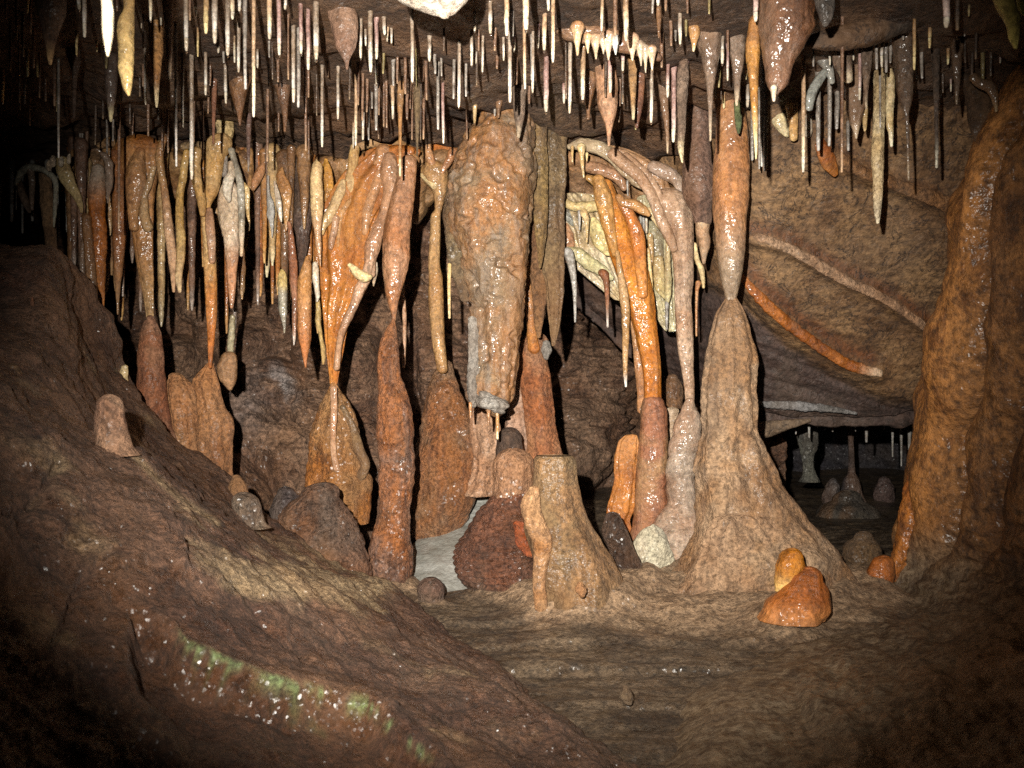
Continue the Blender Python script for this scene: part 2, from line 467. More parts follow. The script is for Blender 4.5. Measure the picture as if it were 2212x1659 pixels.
def ceil_disp(V, u, v):
    q = V * np.array([1.6, 1.6, 1.0])
    far = sstep(2.2, 3.0, V[:, 1])
    return .05 * fbm(q, 3) + (.07 + .1 * far) * (billow(V * np.array([3.2, 4.5, 1]), 4, .6) - .22) + .05 * far * np.maximum(0, fbm(V * np.array([7, 9, 1]) + 3, 3)) + .014 * fbm(V * 16, 3)
g = sheet(grid_pts(np.linspace(-4.5, 4.5, 10), np.linspace(-1.2, 8, 14), lambda x, y: ZC + 0 * x), 230, 230, ceil_disp)
structure('cave_ceiling', g, M_ROCK, ('#684e38', '#503a2a', '#2c201a', '#a08468'))

# back wall
us = [-350, -50, 120, 225, 320, 450, 600, 750, 900, 1050, 1200, 1330, 1480, 1700]
yx = [3.2, 2.6, 1.5, .35, 0, 0, 0, 0, 0, 0, .6, 1.3, 1.1, .7]
rows = [(265, 3.5), (330, 3.8), (430, 4.1), (560, 4.35), (680, 4.5), (800, 4.5), (920, 4.4), (1030, 4.2), (1120, 4.02), (1200, 3.85), (1290, 3.6), (1420, 3.3)]
ctrl = [[W(u, v, Y + dx * (.55 if v < 400 else 1)) for u, dx in zip(us, yx)] for v, Y in rows]
MND = [(600, 850, 62, 72, .3), (690, 760, 50, 60, .2), (540, 745, 60, 55, .24), (545, 960, 75, 70, .3), (250, 770, 50, 80, .22), (392, 790, 50, 60, .24), (470, 700, 50, 50, .2), (310, 680, 50, 40, .16),
       (785, 800, 50, 90, .24), (800, 1010, 52, 90, .26), (900, 700, 50, 60, .22), (960, 800, 50, 70, .2), (690, 930, 55, 70, .22), (640, 1010, 60, 60, .26), (960, 1090, 75, 75, .4), (930, 960, 60, 60, .2),
       (1040, 900, 60, 90, .2), (1290, 800, 70, 80, .22), (1250, 930, 60, 80, .22), (1350, 930, 50, 90, .22), (1220, 720, 40, 60, .14), (740, 680, 45, 45, .15), (620, 680, 40, 40, .14), (480, 860, 50, 60, .2), (1090, 1010, 60, 70, .25), (440, 640, 60, 40, .12), (860, 860, 45, 60, .18), (520, 1080, 70, 60, .25), (740, 1110, 60, 60, .25)]
def wall_disp(V, u, v):
    k = .35 + .65 * sstep(350, 600, v)
    wu = u + 22 * fbm(V * 3.1, 3); wv = v + 22 * fbm(V * 3.1 + 9, 3)
    h = np.zeros(len(V))
    for a, b, ru, rv, d in MND:
        r2 = ((wu - a) / ru) ** 2 + ((wv - b) / (rv * np.where(wv > b, 1.5, 1.0))) ** 2
        h = np.maximum(h, d * np.sqrt(np.clip(1.25 - r2, 0, 1.25)) * .9)
    lay = .018 * np.sin(V[:, 2] * 95 + 5 * fbm(V * 4, 3)) * sstep(-.1, .3, fbm(V * 2.5 + 4, 2))
    return h + k * (.16 * fbm(V * 1.7, 2) + .16 * (billow(V * np.array([3.6, 3.6, 4.6]), 5, .55) - .22)) + lay + .04 * fbm(V * np.array([7, 7, 14]), 4, .6) + .012 * fbm(V * 40, 3)
def wall_mask(V, u, v):
    m = np.zeros((len(V), 3))
    m[:, 0] = .7 * sstep(-.15, .3, fbm(V * 9, 4)) * np.exp(-(((u - 605) / 50) ** 2 + ((v - 835) / 44) ** 2)) + .2 * np.exp(-(((u - 520) / 60) ** 2 + ((v - 880) / 60) ** 2))
    return m
g = sheet(ctrl, 420, 520, wall_disp, wall_mask)
structure('cave_wall', g, M_ROCK, ('#94745c', '#785844', '#463630', '#b8b4b4'))

# floor
FEET = [(1640, 185, 2.95, .1, .16), (1258, 96, 2.8, .08, .09), (1098, 80, 2.98, .05, .06), (848, 48, 3.02, .06, .06), (695, 95, 2.92, .06, .08), (931, 26, 2.86, .025, .03), (1425, 85, 3.2, .02, .05), (1395, 40, 3.28, .05, .06),
        (1700, 32, 2.62, .03, .04), (1722, 58, 2.58, .035, .05), (1890, 34, 2.92, .06, .07), (1865, 40, 3.35, .05, .06), (1375, 40, 2.95, .05, .06)]
def apron(V):
    h = np.zeros(len(V)); wob = 1 + .35 * fbm(V * np.array([5, 5, 1]) + 2, 3)
    for u, w, Y, a, k in FEET:
        x, r = (u - CU) / F * Y, w / F * Y
        d = np.hypot(V[:, 0] - x, (V[:, 1] - Y) / .85) * wob
        h = h + a * np.exp(-np.maximum(d - r * .93, 0) / k)
    return np.minimum(h, .15)
def floor_mask(V, u, v):
    m = np.zeros((len(V), 3)); m[:, 0] = np.clip(apron(V) / .045 + .7 * fbm(V * 5, 3) - .25, 0, .95); return m
def floor_disp(V, u, v):
    return apron(V) + floor_rough(V)
def terrace(V):
    h = np.zeros(len(V)); w = .07 * fbm(V * np.array([1.3, .6, 1]) + 3, 3) + .012 * fbm(V * np.array([9, 3, 1]), 2)
    for y, a in ((2.12, .012), (2.34, .02), (2.5, .012), (2.68, .014)):
        h += a * sstep(y - .012, y + .012, V[:, 1] + w) * sstep(-.35, .1, fbm(V * np.array([1.1, .5, 1]) + y * 7, 2) + .1)
    return h - .03
def floor_rough(V):
    return terrace(V) + (.02 * fbm(V * np.array([1.2, 1.2, 1]), 2) + .016 * fbm(V * np.array([2.2, 9, 1]), 4, .6)
            + .012 * (np.abs(np.sin(V[:, 1] * 17 + 3 * fbm(V * np.array([1.1, 1.1, 1]), 2))) ** .5 - .7) * sstep(-.2, .25, fbm(V * 1.7 + 5, 2))
            + .006 * fbm(V * np.array([14, 30, 1]), 3) + .12 * sstep(3.4, 4.4, V[:, 1]) * (V[:, 0] < 1.0))
ys = np.concatenate([np.linspace(-1.2, 1.2, 4), np.linspace(1.5, 4.6, 30), np.linspace(5, 9, 6)])
g = sheet(grid_pts(np.linspace(-3.0, 4.5, 16), ys, lambda x, y: -.757 + 0 * x), 640, 420, floor_disp, floor_mask, flip=True)
structure('cave_floor', g, M_FLOOR, ('#6e5c48', '#564636', '#30281f', '#9c8064'))

# pale calcite running down between the mounds
rows = [(1015, 1010, 1100, 3.9), (1075, 985, 1090, 3.74), (1130, 940, 1080, 3.55), (1190, 880, 1060, 3.32), (1250, 850, 1050, 3.12), (1295, 850, 1110, 2.99), (1330, 850, 1120, 2.9)]
ctrl = [[W(uL + (uR - uL) * t, v, Y + .05 * (2 * t - 1) ** 2) for t in (0, .25, .5, .75, 1)] for v, uL, uR, Y in rows]
g = sheet(ctrl, 90, 60, lambda V, u, v: .012 * fbm(V * np.array([5, 5, 16]), 3))
structure('calcite_flow', g, M_PALE, ('#b0b0aa', '#9a9a92', '#7c786e', '#c8c8c4'))

# tilted slab of limestone on the far side
us = [1130, 1250, 1350, 1450, 1550, 1640, 1750, 1850, 1950, 2050, 2170, 2330]
vb = [545, 650, 745, 820, 870, 895, 902, 905, 900, 890, 885, 880]
ctrl = []
for t in (0, .14, .3, .5, .7, .87, 1.0):
    ctrl.append([W(u, 185 + (b - 185) * t, 2.95 + .85 * t - .05 * math.sin(t * 3.1) + np.interp(u, [1350, 1450, 1550, 1640], [.5, .4, .16, 0])) for u, b in zip(us, vb)])
ctrl.append([W(u, b + 3, 3.9 + np.interp(u, [1350, 1450, 1550, 1640], [.5, .4, .16, 0])) for u, b in zip(us, vb)])
ctrl.append([W(u, b - 8, 4.3 + np.interp(u, [1350, 1450, 1550, 1640], [.5, .4, .16, 0])) for u, b in zip(us, vb)])
ctrl.append([W(u, b - 42, 7.6) for u, b in zip(us, vb)])
def poly_d(u, v, pl):
    d = np.full(len(u), 1e9)
    for (a, b), (c, e) in zip(pl[:-1], pl[1:]):
        t = np.clip(((u - a) * (c - a) + (v - b) * (e - b)) / ((c - a) ** 2 + (e - b) ** 2), 0, 1)
        d = np.minimum(d, np.hypot(u - a - t * (c - a), v - b - t * (e - b)))
    return d
LB = np.array([(1300, 560), (1480, 590), (1600, 640), (1700, 735), (1800, 800), (1900, 850), (2010, 870), (2300, 880)], float)
def slab_disp(V, u, v):
    d = .012 * fbm(V * np.array([2.4, 2.4, 3.2]), 3) + .004 * fbm(V * np.array([11, 11, 22]), 3) + .002 * fbm(V * 45, 2)
    st = .022 * fbm(np.stack([V[:, 0] * 3 + V[:, 2] * 1.5, V[:, 1] * 2, V[:, 2] * 22 + V[:, 0] * 7], 1), 3)
    rg = .03 * np.exp(-(poly_d(u, v, [(1600, 503), (1700, 535), (1790, 585), (1890, 634), (1980, 692), (2020, 724)]) / 15) ** 2) + .035 * np.exp(-(poly_d(u, v, [(1596, 590), (1660, 662), (1740, 728), (1835, 788), (1895, 806)]) / 18) ** 2) + .04 * np.exp(-(poly_d(u, v, [(1790, 330), (1870, 374), (1990, 418), (2080, 460)]) / 20) ** 2)
    low = sstep(-5, 30, v - np.interp(u, LB[:, 0], LB[:, 1]))
    return (rg + d + st * (.12 + .9 * low) - .03 * low) * (V[:, 1] < 4.6)
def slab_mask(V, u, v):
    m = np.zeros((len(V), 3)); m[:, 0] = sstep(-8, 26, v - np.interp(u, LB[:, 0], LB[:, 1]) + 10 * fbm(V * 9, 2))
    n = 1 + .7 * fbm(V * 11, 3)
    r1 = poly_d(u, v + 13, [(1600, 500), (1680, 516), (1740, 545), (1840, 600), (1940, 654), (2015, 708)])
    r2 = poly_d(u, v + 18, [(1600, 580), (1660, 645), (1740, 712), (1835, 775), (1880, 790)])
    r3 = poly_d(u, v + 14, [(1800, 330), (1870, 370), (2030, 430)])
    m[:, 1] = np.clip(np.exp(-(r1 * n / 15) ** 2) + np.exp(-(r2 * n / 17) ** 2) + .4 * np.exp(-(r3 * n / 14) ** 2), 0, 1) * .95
    return m
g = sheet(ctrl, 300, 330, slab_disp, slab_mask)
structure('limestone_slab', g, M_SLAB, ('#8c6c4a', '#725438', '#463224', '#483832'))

# far wall of the low passage under the slab
ctrl = [[np.array([x, 7.7 - .5 * abs(t - .5), .3 - 1.5 * t]) for x in np.linspace(.6, 6.5, 7)] for t in (0, .25, .5, .75, 1)]
g = sheet(ctrl, 90, 160, lambda V, u, v: .3 * (billow(V * 1.1, 4) - .25) + .05 * fbm(V * np.array([3, 3, 9]), 3))
structure('passage_wall', g, M_ROCK, ('#5a5658', '#46434a', '#2c2a2e', '#888490'))

# the muddy flowstone bank in front, rising away from the lens
cols = [  # crest, ridge, middle, near edge
    ((-250, 520, 2.7), (-260, 760, 1.8), (-330, 1150, 1.25), (-500, 1900, .85)),
    ((0, 530, 2.65), (-20, 800, 1.8), (-80, 1150, 1.3), (-200, 1900, .9)),
    ((112, 545, 2.65), (90, 880, 1.85), (60, 1200, 1.38), (50, 1900, .95)),
    ((172, 735, 2.7), (200, 955, 1.9), (180, 1230, 1.45), (250, 1900, 1.0)),
    ((290, 890, 2.75), (290, 985, 2.0), (300, 1260, 1.5), (430, 1900, 1.02)),
    ((430, 1005, 2.75), (390, 1080, 2.05), (430, 1300, 1.55), (620, 1900, 1.05)),
    ((560, 1130, 2.7), (530, 1160, 2.15), (580, 1370, 1.62), (800, 1900, 1.08)),
    ((690, 1215, 2.65), (680, 1235, 2.25), (730, 1440, 1.65), (960, 1900, 1.1)),
    ((830, 1285, 2.6), (810, 1310, 2.25), (870, 1510, 1.65), (1120, 1900, 1.12)),
    ((950, 1385, 2.42), (940, 1400, 2.15), (1010, 1580, 1.6), (1250, 1900, 1.15)),
    ((1075, 1470, 2.15), (1065, 1485, 2.0), (1130, 1640, 1.55), (1370, 1900, 1.18)),
    ((1180, 1560, 1.95), (1180, 1580, 1.82), (1250, 1700, 1.5), (1480, 1900, 1.2)),
    ((1310, 1660, 1.72), (1320, 1680, 1.64), (1380, 1760, 1.45), (1600, 1900, 1.25)),
    ((1450, 1760, 1.53), (1470, 1785, 1.47), (1520, 1830, 1.36), (1720, 1920, 1.25)),
]
cr = [W(*c[0]) for c in cols]; rd = [W(*c[1]) for c in cols]; md = [W(*c[2]) for c in cols]; ne = [W(*c[3]) for c in cols]
hid = [np.array([0, .28, -.1]) for _ in cols]
ctrl = [[p + np.array([.1, .6, -.75]) for p in cr], [p + h for p, h in zip(cr, hid)], cr,
        [.5 * (a + b) + np.array([0, 0.05, -.03]) for a, b in zip(cr, rd)], rd,
        [.5 * (a + b) + np.array([0, -.02, .035]) for a, b in zip(rd, md)], md, [.5 * (a + b) + np.array([0, 0, .02]) for a, b in zip(md, ne)], ne,
        [p + np.array([0, -.5, -.35]) for p in ne]]
CRK = np.array([(270, 1290), (340, 1336), (383, 1365), (403, 1394), (518, 1443), (633, 1486), (714, 1506), (786, 1532), (820, 1555), (878, 1607), (950, 1660), (1010, 1720)], float)
def below(u, v): return v - np.interp(u, CRK[:, 0], CRK[:, 1])
G1 = [(230, 1205), (185, 1240), (162, 1290), (150, 1330), (90, 1420), (20, 1440)]
G2 = [(125, 1001), (95, 1060), (60, 1103), (10, 1110)]
G3 = [(330, 1130), (372, 1190), (376, 1250)]
def slope_disp(V, u, v):
    big = .035 * fbm(V * 2.2, 3) + .05 * (billow(V * np.array([4.5, 4.5, 4.5]), 4, .55) - .25)
    st = .005 * fbm(np.stack([(V[:, 0] + V[:, 2]) * 4, V[:, 1] * 4, (V[:, 0] * .75 + V[:, 2]) * 13], 1), 4)
    fine = .016 * (billow(V * np.array([9, 9, 12]), 4, .6) - .25) + .008 * fbm(V * 8, 3) + .012 * fbm(V * 20, 4, .7)
    b = below(u, v)
    on = sstep(270, 340, u) * (1 - sstep(980, 1040, u))
    step = -.055 * sstep(-3, 7, b) * (1 - sstep(60, 240, b)) * on + .010 * np.exp(-((b + 10) / 12) ** 2) * on
    grv = -.012 * np.exp(-(poly_d(u, v, G1) / 7) ** 2) - .014 * np.exp(-(poly_d(u, v, G2) / 9) ** 2) + .014 * np.exp(-(poly_d(u, v, G3) / 10) ** 2)
    rim = .012 * np.exp(-(poly_d(u, v, [(290, 985), (340, 1035), (392, 1080), (470, 1120)]) / 9) ** 2)
    return big + st + fine + step + grv + rim
def slope_mask(V, u, v):
    m = np.zeros((len(V), 3)); b = below(u, v); n = fbm(V * 14, 3)
    m[:, 0] = .85 * sstep(-.05, .3, fbm(V * 5.5, 4) + .7 * (np.exp(-((u - 640) / 200) ** 2 - ((v - 1250) / 80) ** 2)) - .25) + .9 * np.exp(-(poly_d(u, v, [(290, 985), (340, 1035), (392, 1080), (470, 1130)]) / 8) ** 2)
    m[:, 0] += .8 * np.exp(-((u - 795) / 45) ** 2 - ((v - 1275) / 30) ** 2)
    gr = 1.5 * np.exp(-((b + 6) / 6) ** 2) * sstep(375, 420, u) * (1 - sstep(860, 960, u))
    gr = np.maximum(gr, np.exp(-(poly_d(u, v, [(424, 1440), (470, 1470), (530, 1502)]) / 8) ** 2))
    gr = np.maximum(gr, np.exp(-(poly_d(u, v, [(595, 1522), (640, 1555), (700, 1588)]) / 8) ** 2))
    m[:, 1] = np.clip(gr * (.9 + .5 * n), 0, .9)
    m[:, 2] = sstep(4, 30, b) * sstep(200, 320, u) * .85 + .5 * np.exp(-((u - 560) / 120) ** 2 - ((v - 1370) / 40) ** 2)
    m[:, 0] = np.clip(m[:, 0] * (1 - m[:, 2]), 0, 1); m[:, 2] = np.clip(m[:, 2], 0, 1)
    return m
g = sheet(ctrl, 330, 460, slope_disp, slope_mask, flip=False)
structure('flowstone_bank', g, M_SLOPE, ('#70523f', '#573b2d', '#30211c', '#9c8464'))

# big flowstone wall on the other side, flowing out into the floor
EDGE = [(-120, 2420), (60, 2300), (180, 2195), (260, 2150), (340, 2102), (430, 2068), (520, 2046), (620, 2030), (720, 2012), (820, 2005), (900, 2002), (960, 1992), (1015, 1974), (1090, 1962), (1170, 1944), (1235, 1915)]
ctrl = []
for v, u in EDGE:
    Y = 2.62 + .5 * min(1, max(0, (v - 100) / 1150))
    ctrl.append([W(u + 130, v, Y + 1.4), W(u + 14, v, Y + .35), W(u, v, Y), W(u + 75, v + 4, Y - .22), W(u + 210, v + 12, Y - .5), W(u + 460, v + 20, Y - .95), W(u + 950, v + 20, Y - 1.3)])
for r in ([(1862, 1300, 2.98), (1960, 1312, 2.8), (2100, 1320, 2.5), (2320, 1330, 2.05), (2800, 1340, 1.7)],
          [(1745, 1372, 2.6), (1880, 1385, 2.44), (2040, 1392, 2.2), (2300, 1400, 1.85), (2800, 1400, 1.6)],
          [(1640, 1452, 2.26), (1800, 1467, 2.1), (2000, 1480, 1.9), (2300, 1490, 1.6), (2800, 1490, 1.4)],
          [(1565, 1560, 1.92), (1750, 1582, 1.82), (2000, 1600, 1.65), (2300, 1620, 1.45), (2800, 1620, 1.3)],
          [(1510, 1700, 1.62), (1750, 1722, 1.56), (2000, 1742, 1.43), (2300, 1760, 1.28), (2800, 1760, 1.2)]):
    e = W(*r[0])
    ctrl.append([e + np.array([-.3, .12, -.16]), e + np.array([-.1, .04, -.035])] + [W(*x) for x in r])
EV = np.array([e[0] for e in EDGE] + [1300, 1372, 1452, 1560, 1700], float); EU = np.array([e[1] for e in EDGE] + [1862, 1745, 1640, 1565, 1510], float)
def rw_disp(V, u, v):
    du = u - np.interp(v, EV, EU)
    up = 1 - sstep(1120, 1300, v)
    fold = np.abs(np.sin((du / 92 + 1.2 * fbm(V * np.array([1.5, 1.5, 1.6]), 3)) * 3.1)) ** .7 - .6
    rip = fbm(np.stack([V[:, 0] * 5 - V[:, 2] * 5, V[:, 1] * 5, V[:, 2] * 16 + V[:, 0] * 8], 1), 4, .55)
    sc = .007 * np.sin(V[:, 2] * 13 + 3.5 * fbm(V * np.array([2, 2, 1.6]), 2)) * np.exp(-(du / 80) ** 2) * up
    return sc + .11 * fold * np.exp(-(du / 240) ** 2) * up + .03 * fbm(V * 2.4, 3) + (.012 + .03 * sstep(1000, 1250, v)) * rip * (.4 + .6 * sstep(20, 160, du)) + .006 * fbm(V * np.array([14, 14, 9]), 3)
def rw_mask(V, u, v):
    m = np.zeros((len(V), 3)); du = u - np.interp(v, EV, EU)
    m[:, 0] = np.clip(.9 * np.exp(-(du / 70) ** 2) * (1 - sstep(1180, 1290, v)) + .5 * sstep(0, .5, fbm(V * 3.2 + 8, 3)), 0, 1) * (1 - .8 * sstep(1200, 1400, v))
    m[:, 1] = sstep(-.45, -.66, V[:, 2] + .1 * fbm(V * 4, 3)) if False else 1 - sstep(-.68, -.42, V[:, 2] + .12 * fbm(V * 4, 3))
    return m
g = sheet(ctrl, 360, 300, rw_disp, rw_mask)
structure('flowstone_wall', g, M_FLOW, ('#8a5e34', '#6a4424', '#3c2816', '#a87038'))

# ribbed canopy of flowstone that the middle draperies grow out of, and the lip over the sweeping flow
def canopy(name, us, top, _lip, drop, Y, tint, seed, rag=45):
    us = np.array(us, float); C = []
    n = len(us)
    low = np.array(drop) + rag * np.array([math.sin(i * 2.1 + seed) + .6 * math.sin(i * 5.3 + seed * 2) for i in range(n)]) * .6
    for f, dy in ((-.35, .18), (0, .05), (.18, -.03), (.45, 0), (.75, .07), (1.0, .14)):
        C.append([W(u, (t + (lo - t) * f), Y + dy) for u, t, lo in zip(us, np.array(top), low)])
    C.append([W(u, lo - 10, Y + .32) for u, lo in zip(us, low)])
    C.append([W(u, t + 10, Y + .5) for u, t in zip(us, np.array(top))])
    def d(V, u, v):
        ph = (u / 15.0 + 2.2 * fbm(V * np.array([3, 3, 1.5]), 3) + seed)
        return .018 * (np.abs(np.sin(ph)) ** .6 - .6) + .03 * fbm(V * np.array([5, 5, 3]), 3) + .006 * fbm(V * 24, 3)
    g = sheet(C, 110, n * 26, d, lambda V, u, v: np.stack([np.clip(.5 * fbm(V * 6, 2) + .2, 0, 1), 0 * u, 0 * u], 1))
    return structure(name, g, M_WET, tint)
canopy('flowstone_canopy', [150, 200, 250, 300, 350, 400, 450, 500, 550, 600, 650, 700, 750, 800, 850, 900, 950, 1000, 1050], [335, 318, 308, 308, 312, 318, 300, 300, 340, 340, 335, 330, 318, 308, 306, 312, 318, 310, 300],
       0, [440, 450, 440, 430, 450, 460, 450, 450, 480, 500, 500, 470, 440, 440, 450, 440, 430, 420, 420], 3.5, ('#94704c', '#845830', '#563a28', '#c09a68'), 1.3)
canopy('flowstone_lip', [1190, 1240, 1290, 1340, 1390, 1440, 1490, 1540], [325, 318, 322, 335, 355, 380, 410, 450], 0, [400, 410, 420, 450, 480, 500, 520, 540], 3.5, ('#94704c', '#805430', '#523626', '#b89068'), 4.1, 30)

# ------------------------------------------------------------------ things
# --- the blunt hanging stalactite in the middle
g0 = body('V', [(225, 1050, 1140), (262, 1035, 1150), (295, 1005, 1155), (335, 985, 1156), (400, 972, 1152), (480, 968, 1148), (540, 985, 1142), (600, 1006, 1139), (650, 1014, 1134), (700, 1020, 1128), (760, 1022, 1121), (800, 1016, 1118), (845, 1012, 1112), (868, 1022, 1105), (880, 1045, 1088)], 3.1, 1, amp=.12, lump=.2, ridge=.05, ridge_n=30, flute=.04, flute_n=6, pits=.15, freq=9)
fl_ = body('V', [(400, 966, 1010), (470, 958, 1010), (530, 963, 1005), (580, 972, 1000), (620, 985, 1010), (648, 996, 1012)], 3.08, .6, amp=.3, lump=.3)
crust = body('V', [(690, 1010, 1030), (760, 1012, 1036), (820, 1008, 1036), (862, 1010, 1040), (876, 1014, 1030)], 3.05, .7, amp=.35, lump=.3)
crust2 = body('V', [(852, 1036, 1064), (866, 1030, 1095), (878, 1034, 1102), (886, 1060, 1090)], 3.01, .8, amp=.4, lump=.4)
dr = [('drip', body('V', [(872, 1012, 1020), (890, 1013, 1019), (903, 1014, 1018)], 3.04), M_WET, 'tan'), ('drip', body('V', [(876, 1050, 1061), (900, 1052, 1059), (918, 1053, 1057)], 3.02), M_WET, 'tan'),
      ('drip', body('V', [(872, 1067, 1082), (888, 1070, 1079), (920, 1071, 1078), (947, 1072, 1077)], 3.01, tip=(.7, 1)), M_WET, 'creamtip'), ('drip', tube('V', [(971, 572, 9), (970, 620, 8), (971, 686, 6)], 3.05), M_WET, 'cream')]
thing('stalactite', 'massive blunt brown stalactite with four thin drips under its flat end', 'stalactite',
      [('shaft', g0, M_WET, ('#80684e', '#94663c', '#7c746c', '#c0a078')), ('flange', fl_, M_CRY, ('#7c6a4e', '#6c5238', '#55483a', '#b09070')), ('crust', crust, M_DRY, 'grey', 'pale grey crust down one edge'), ('crust', crust2, M_DRY, 'grey', 'pale grey crust round the flat end')] + dr)

# --- brown curtain beside it
thing('drapery', 'dark olive-brown curtain hanging beside the massive blunt stalactite', 'drapery', [
    ('sheet', body('V', [(225, 1158, 1228), (300, 1155, 1226), (400, 1152, 1222), (500, 1160, 1218), (560, 1165, 1219), (620, 1180, 1218), (680, 1184, 1213), (720, 1189, 1206), (746, 1192, 1199)], 3.28, .5, amp=.22, flute=.06, flute_n=7, lump=.12), M_DRY, 'olive'),
    ('fold', body('V', [(235, 1140, 1180), (330, 1146, 1182), (420, 1150, 1184), (490, 1154, 1182), (540, 1160, 1176), (578, 1164, 1169)], 3.18, .7, amp=.2, flute=.05), M_DRY, ('#8a7044', '#745834', '#54422c', '#b09870')),
    ('fold', body('V', [(400, 1146, 1185), (520, 1148, 1190), (600, 1146, 1190), (660, 1152, 1180), (700, 1155, 1172), (728, 1160, 1168)], 3.3, .6, amp=.22, lump=.15), M_DRY, 'brown')])
thing('column', 'slim orange column standing behind the massive blunt stalactite', 'column', [
    ('upper_shaft', body('V', [(540, 1132, 1141), (600, 1133, 1146), (680, 1136, 1158), (735, 1139, 1163), (752, 1140, 1166)], 3.45, 1, tip=(.5, 0)), M_WET, ('#b87c40', '#a4642c', '#704020', '#d8a868')),
    ('lower_shaft', body('V', [(745, 1122, 1186), (770, 1120, 1182), (820, 1122, 1187), (900, 1132, 1197), (960, 1138, 1208), (1020, 1130, 1225)], 3.5, .9, amp=.2, flute=.05, ridge=.03, ridge_n=16, caps=(1, 0)), M_DRY, ('#a87a58', '#9a5c34', '#70483a', '#c09878')),
    ('crust', body('V', [(755, 1116, 1142), (810, 1114, 1146), (870, 1100, 1150), (930, 1086, 1148), (990, 1080, 1150)], 3.52, .7, amp=.25, lump=.2, caps=(1, 0)), M_DRY, ('#c0a08c', '#b08468', '#86624c', '#d8b894'), 'pale pinkish crust'),
    ('knob', body('V', [(742, 1172, 1188), (756, 1170, 1190), (772, 1174, 1186)], 3.44, .9, amp=.4, lump=.4), M_DRY, 'grey')])

# --- tall thin column in the left middle
thing('column', 'tall rusty column with needle-fine waist where its two halves touch', 'column', [
    ('upper_shaft', body('V', [(352, 862, 900), (420, 846, 896), (500, 830, 888), (560, 827, 884), (610, 829, 873), (650, 836, 862), (680, 845, 856), (698, 848, 854)], 3.12, .95, amp=.14, flute=.04, flute_n=4), M_WET, ('#a87c5c', '#98643e', '#6c4a34', '#c09878')),
    ('lower_shaft', body('V', [(692, 846, 853), (712, 834, 857), (735, 822, 860), (770, 816, 863), (805, 816, 866), (850, 815, 880), (900, 814, 891), (940, 812, 893), (1000, 819, 893), (1060, 820, 891), (1110, 818, 888), (1150, 806, 888), (1190, 796, 890), (1240, 795, 889), (1290, 806, 890), (1350, 800, 895)], 3.02, .95, amp=.22, ridge=.05, ridge_n=14, lump=.14, freq=11, caps=(1, 0)), M_CRY, ('#8c6650', '#9c6034', '#6a5a56', '#c0a890'))])
thing('soda_straw', 'very long thin brown rod hanging behind the tall rusty column', 'stalactite', [
    (None, tube('V', [(876, 300, 11), (872, 450, 11), (869, 600, 10), (874, 700, 9), (872, 792, 7)], 3.5, amp=.2), M_STRAW, 'pink')])

# --- knotted column
thing('column', 'tan column with knotted forked neck and an orange-sided conical base', 'column', [
    ('upper_shaft', body('P2', [(610, 1760, 2140), (720, 1790, 2140), (860, 1910, 2125), (1000, 1950, 2090), (1120, 1955, 2060), (1200, 1905, 2035), (1660, 1875, 2030), (1850, 1865, 2022), (2050, 1870, 2060), (2350, 1868, 2080), (2700, 1890, 2085), (3000, 1925, 2105), (3330, 1985, 2135)], 3.45, .9, amp=.12, ridge=.02, ridge_n=18), M_WET, ('#b48c5c', '#a47848', '#7c5a38', '#dcc090')),
    ('neck_fork', tube('P2', [(1840, 180, 120), (1870, 350, 130), (1930, 520, 110), (1960, 640, 90)], 3.42), M_WET, 'tan'),
    ('neck_fork', tube('P2', [(2210, 330, 130), (2140, 470, 110), (2080, 560, 90), (2040, 640, 70)], 3.42), M_WET, 'tan'),
    ('neck_web', body('P2', [(150, 1800, 2230), (300, 1830, 2220), (450, 1890, 2160), (620, 1930, 2110)], 3.5, .3), M_WET, 'amber'),
    ('spur', tube('P2', [(1960, 780, 140), (1850, 700, 110), (1775, 650, 60)], 3.43), M_WET, 'cream'),
    ('base', body('V', [(792, 944, 978), (815, 932, 985), (840, 922, 993), (880, 914, 1008), (940, 904, 1024), (1000, 897, 1034), (1050, 888, 1032), (1120, 875, 1010), (1200, 865, 970), (1270, 862, 960)], 3.55, .85, amp=.22, ridge=.07, ridge_n=15, lump=.1, caps=(1, 0)), M_CRY, ('#8c6c50', '#98623a', '#604a40', '#b08c6c'))])

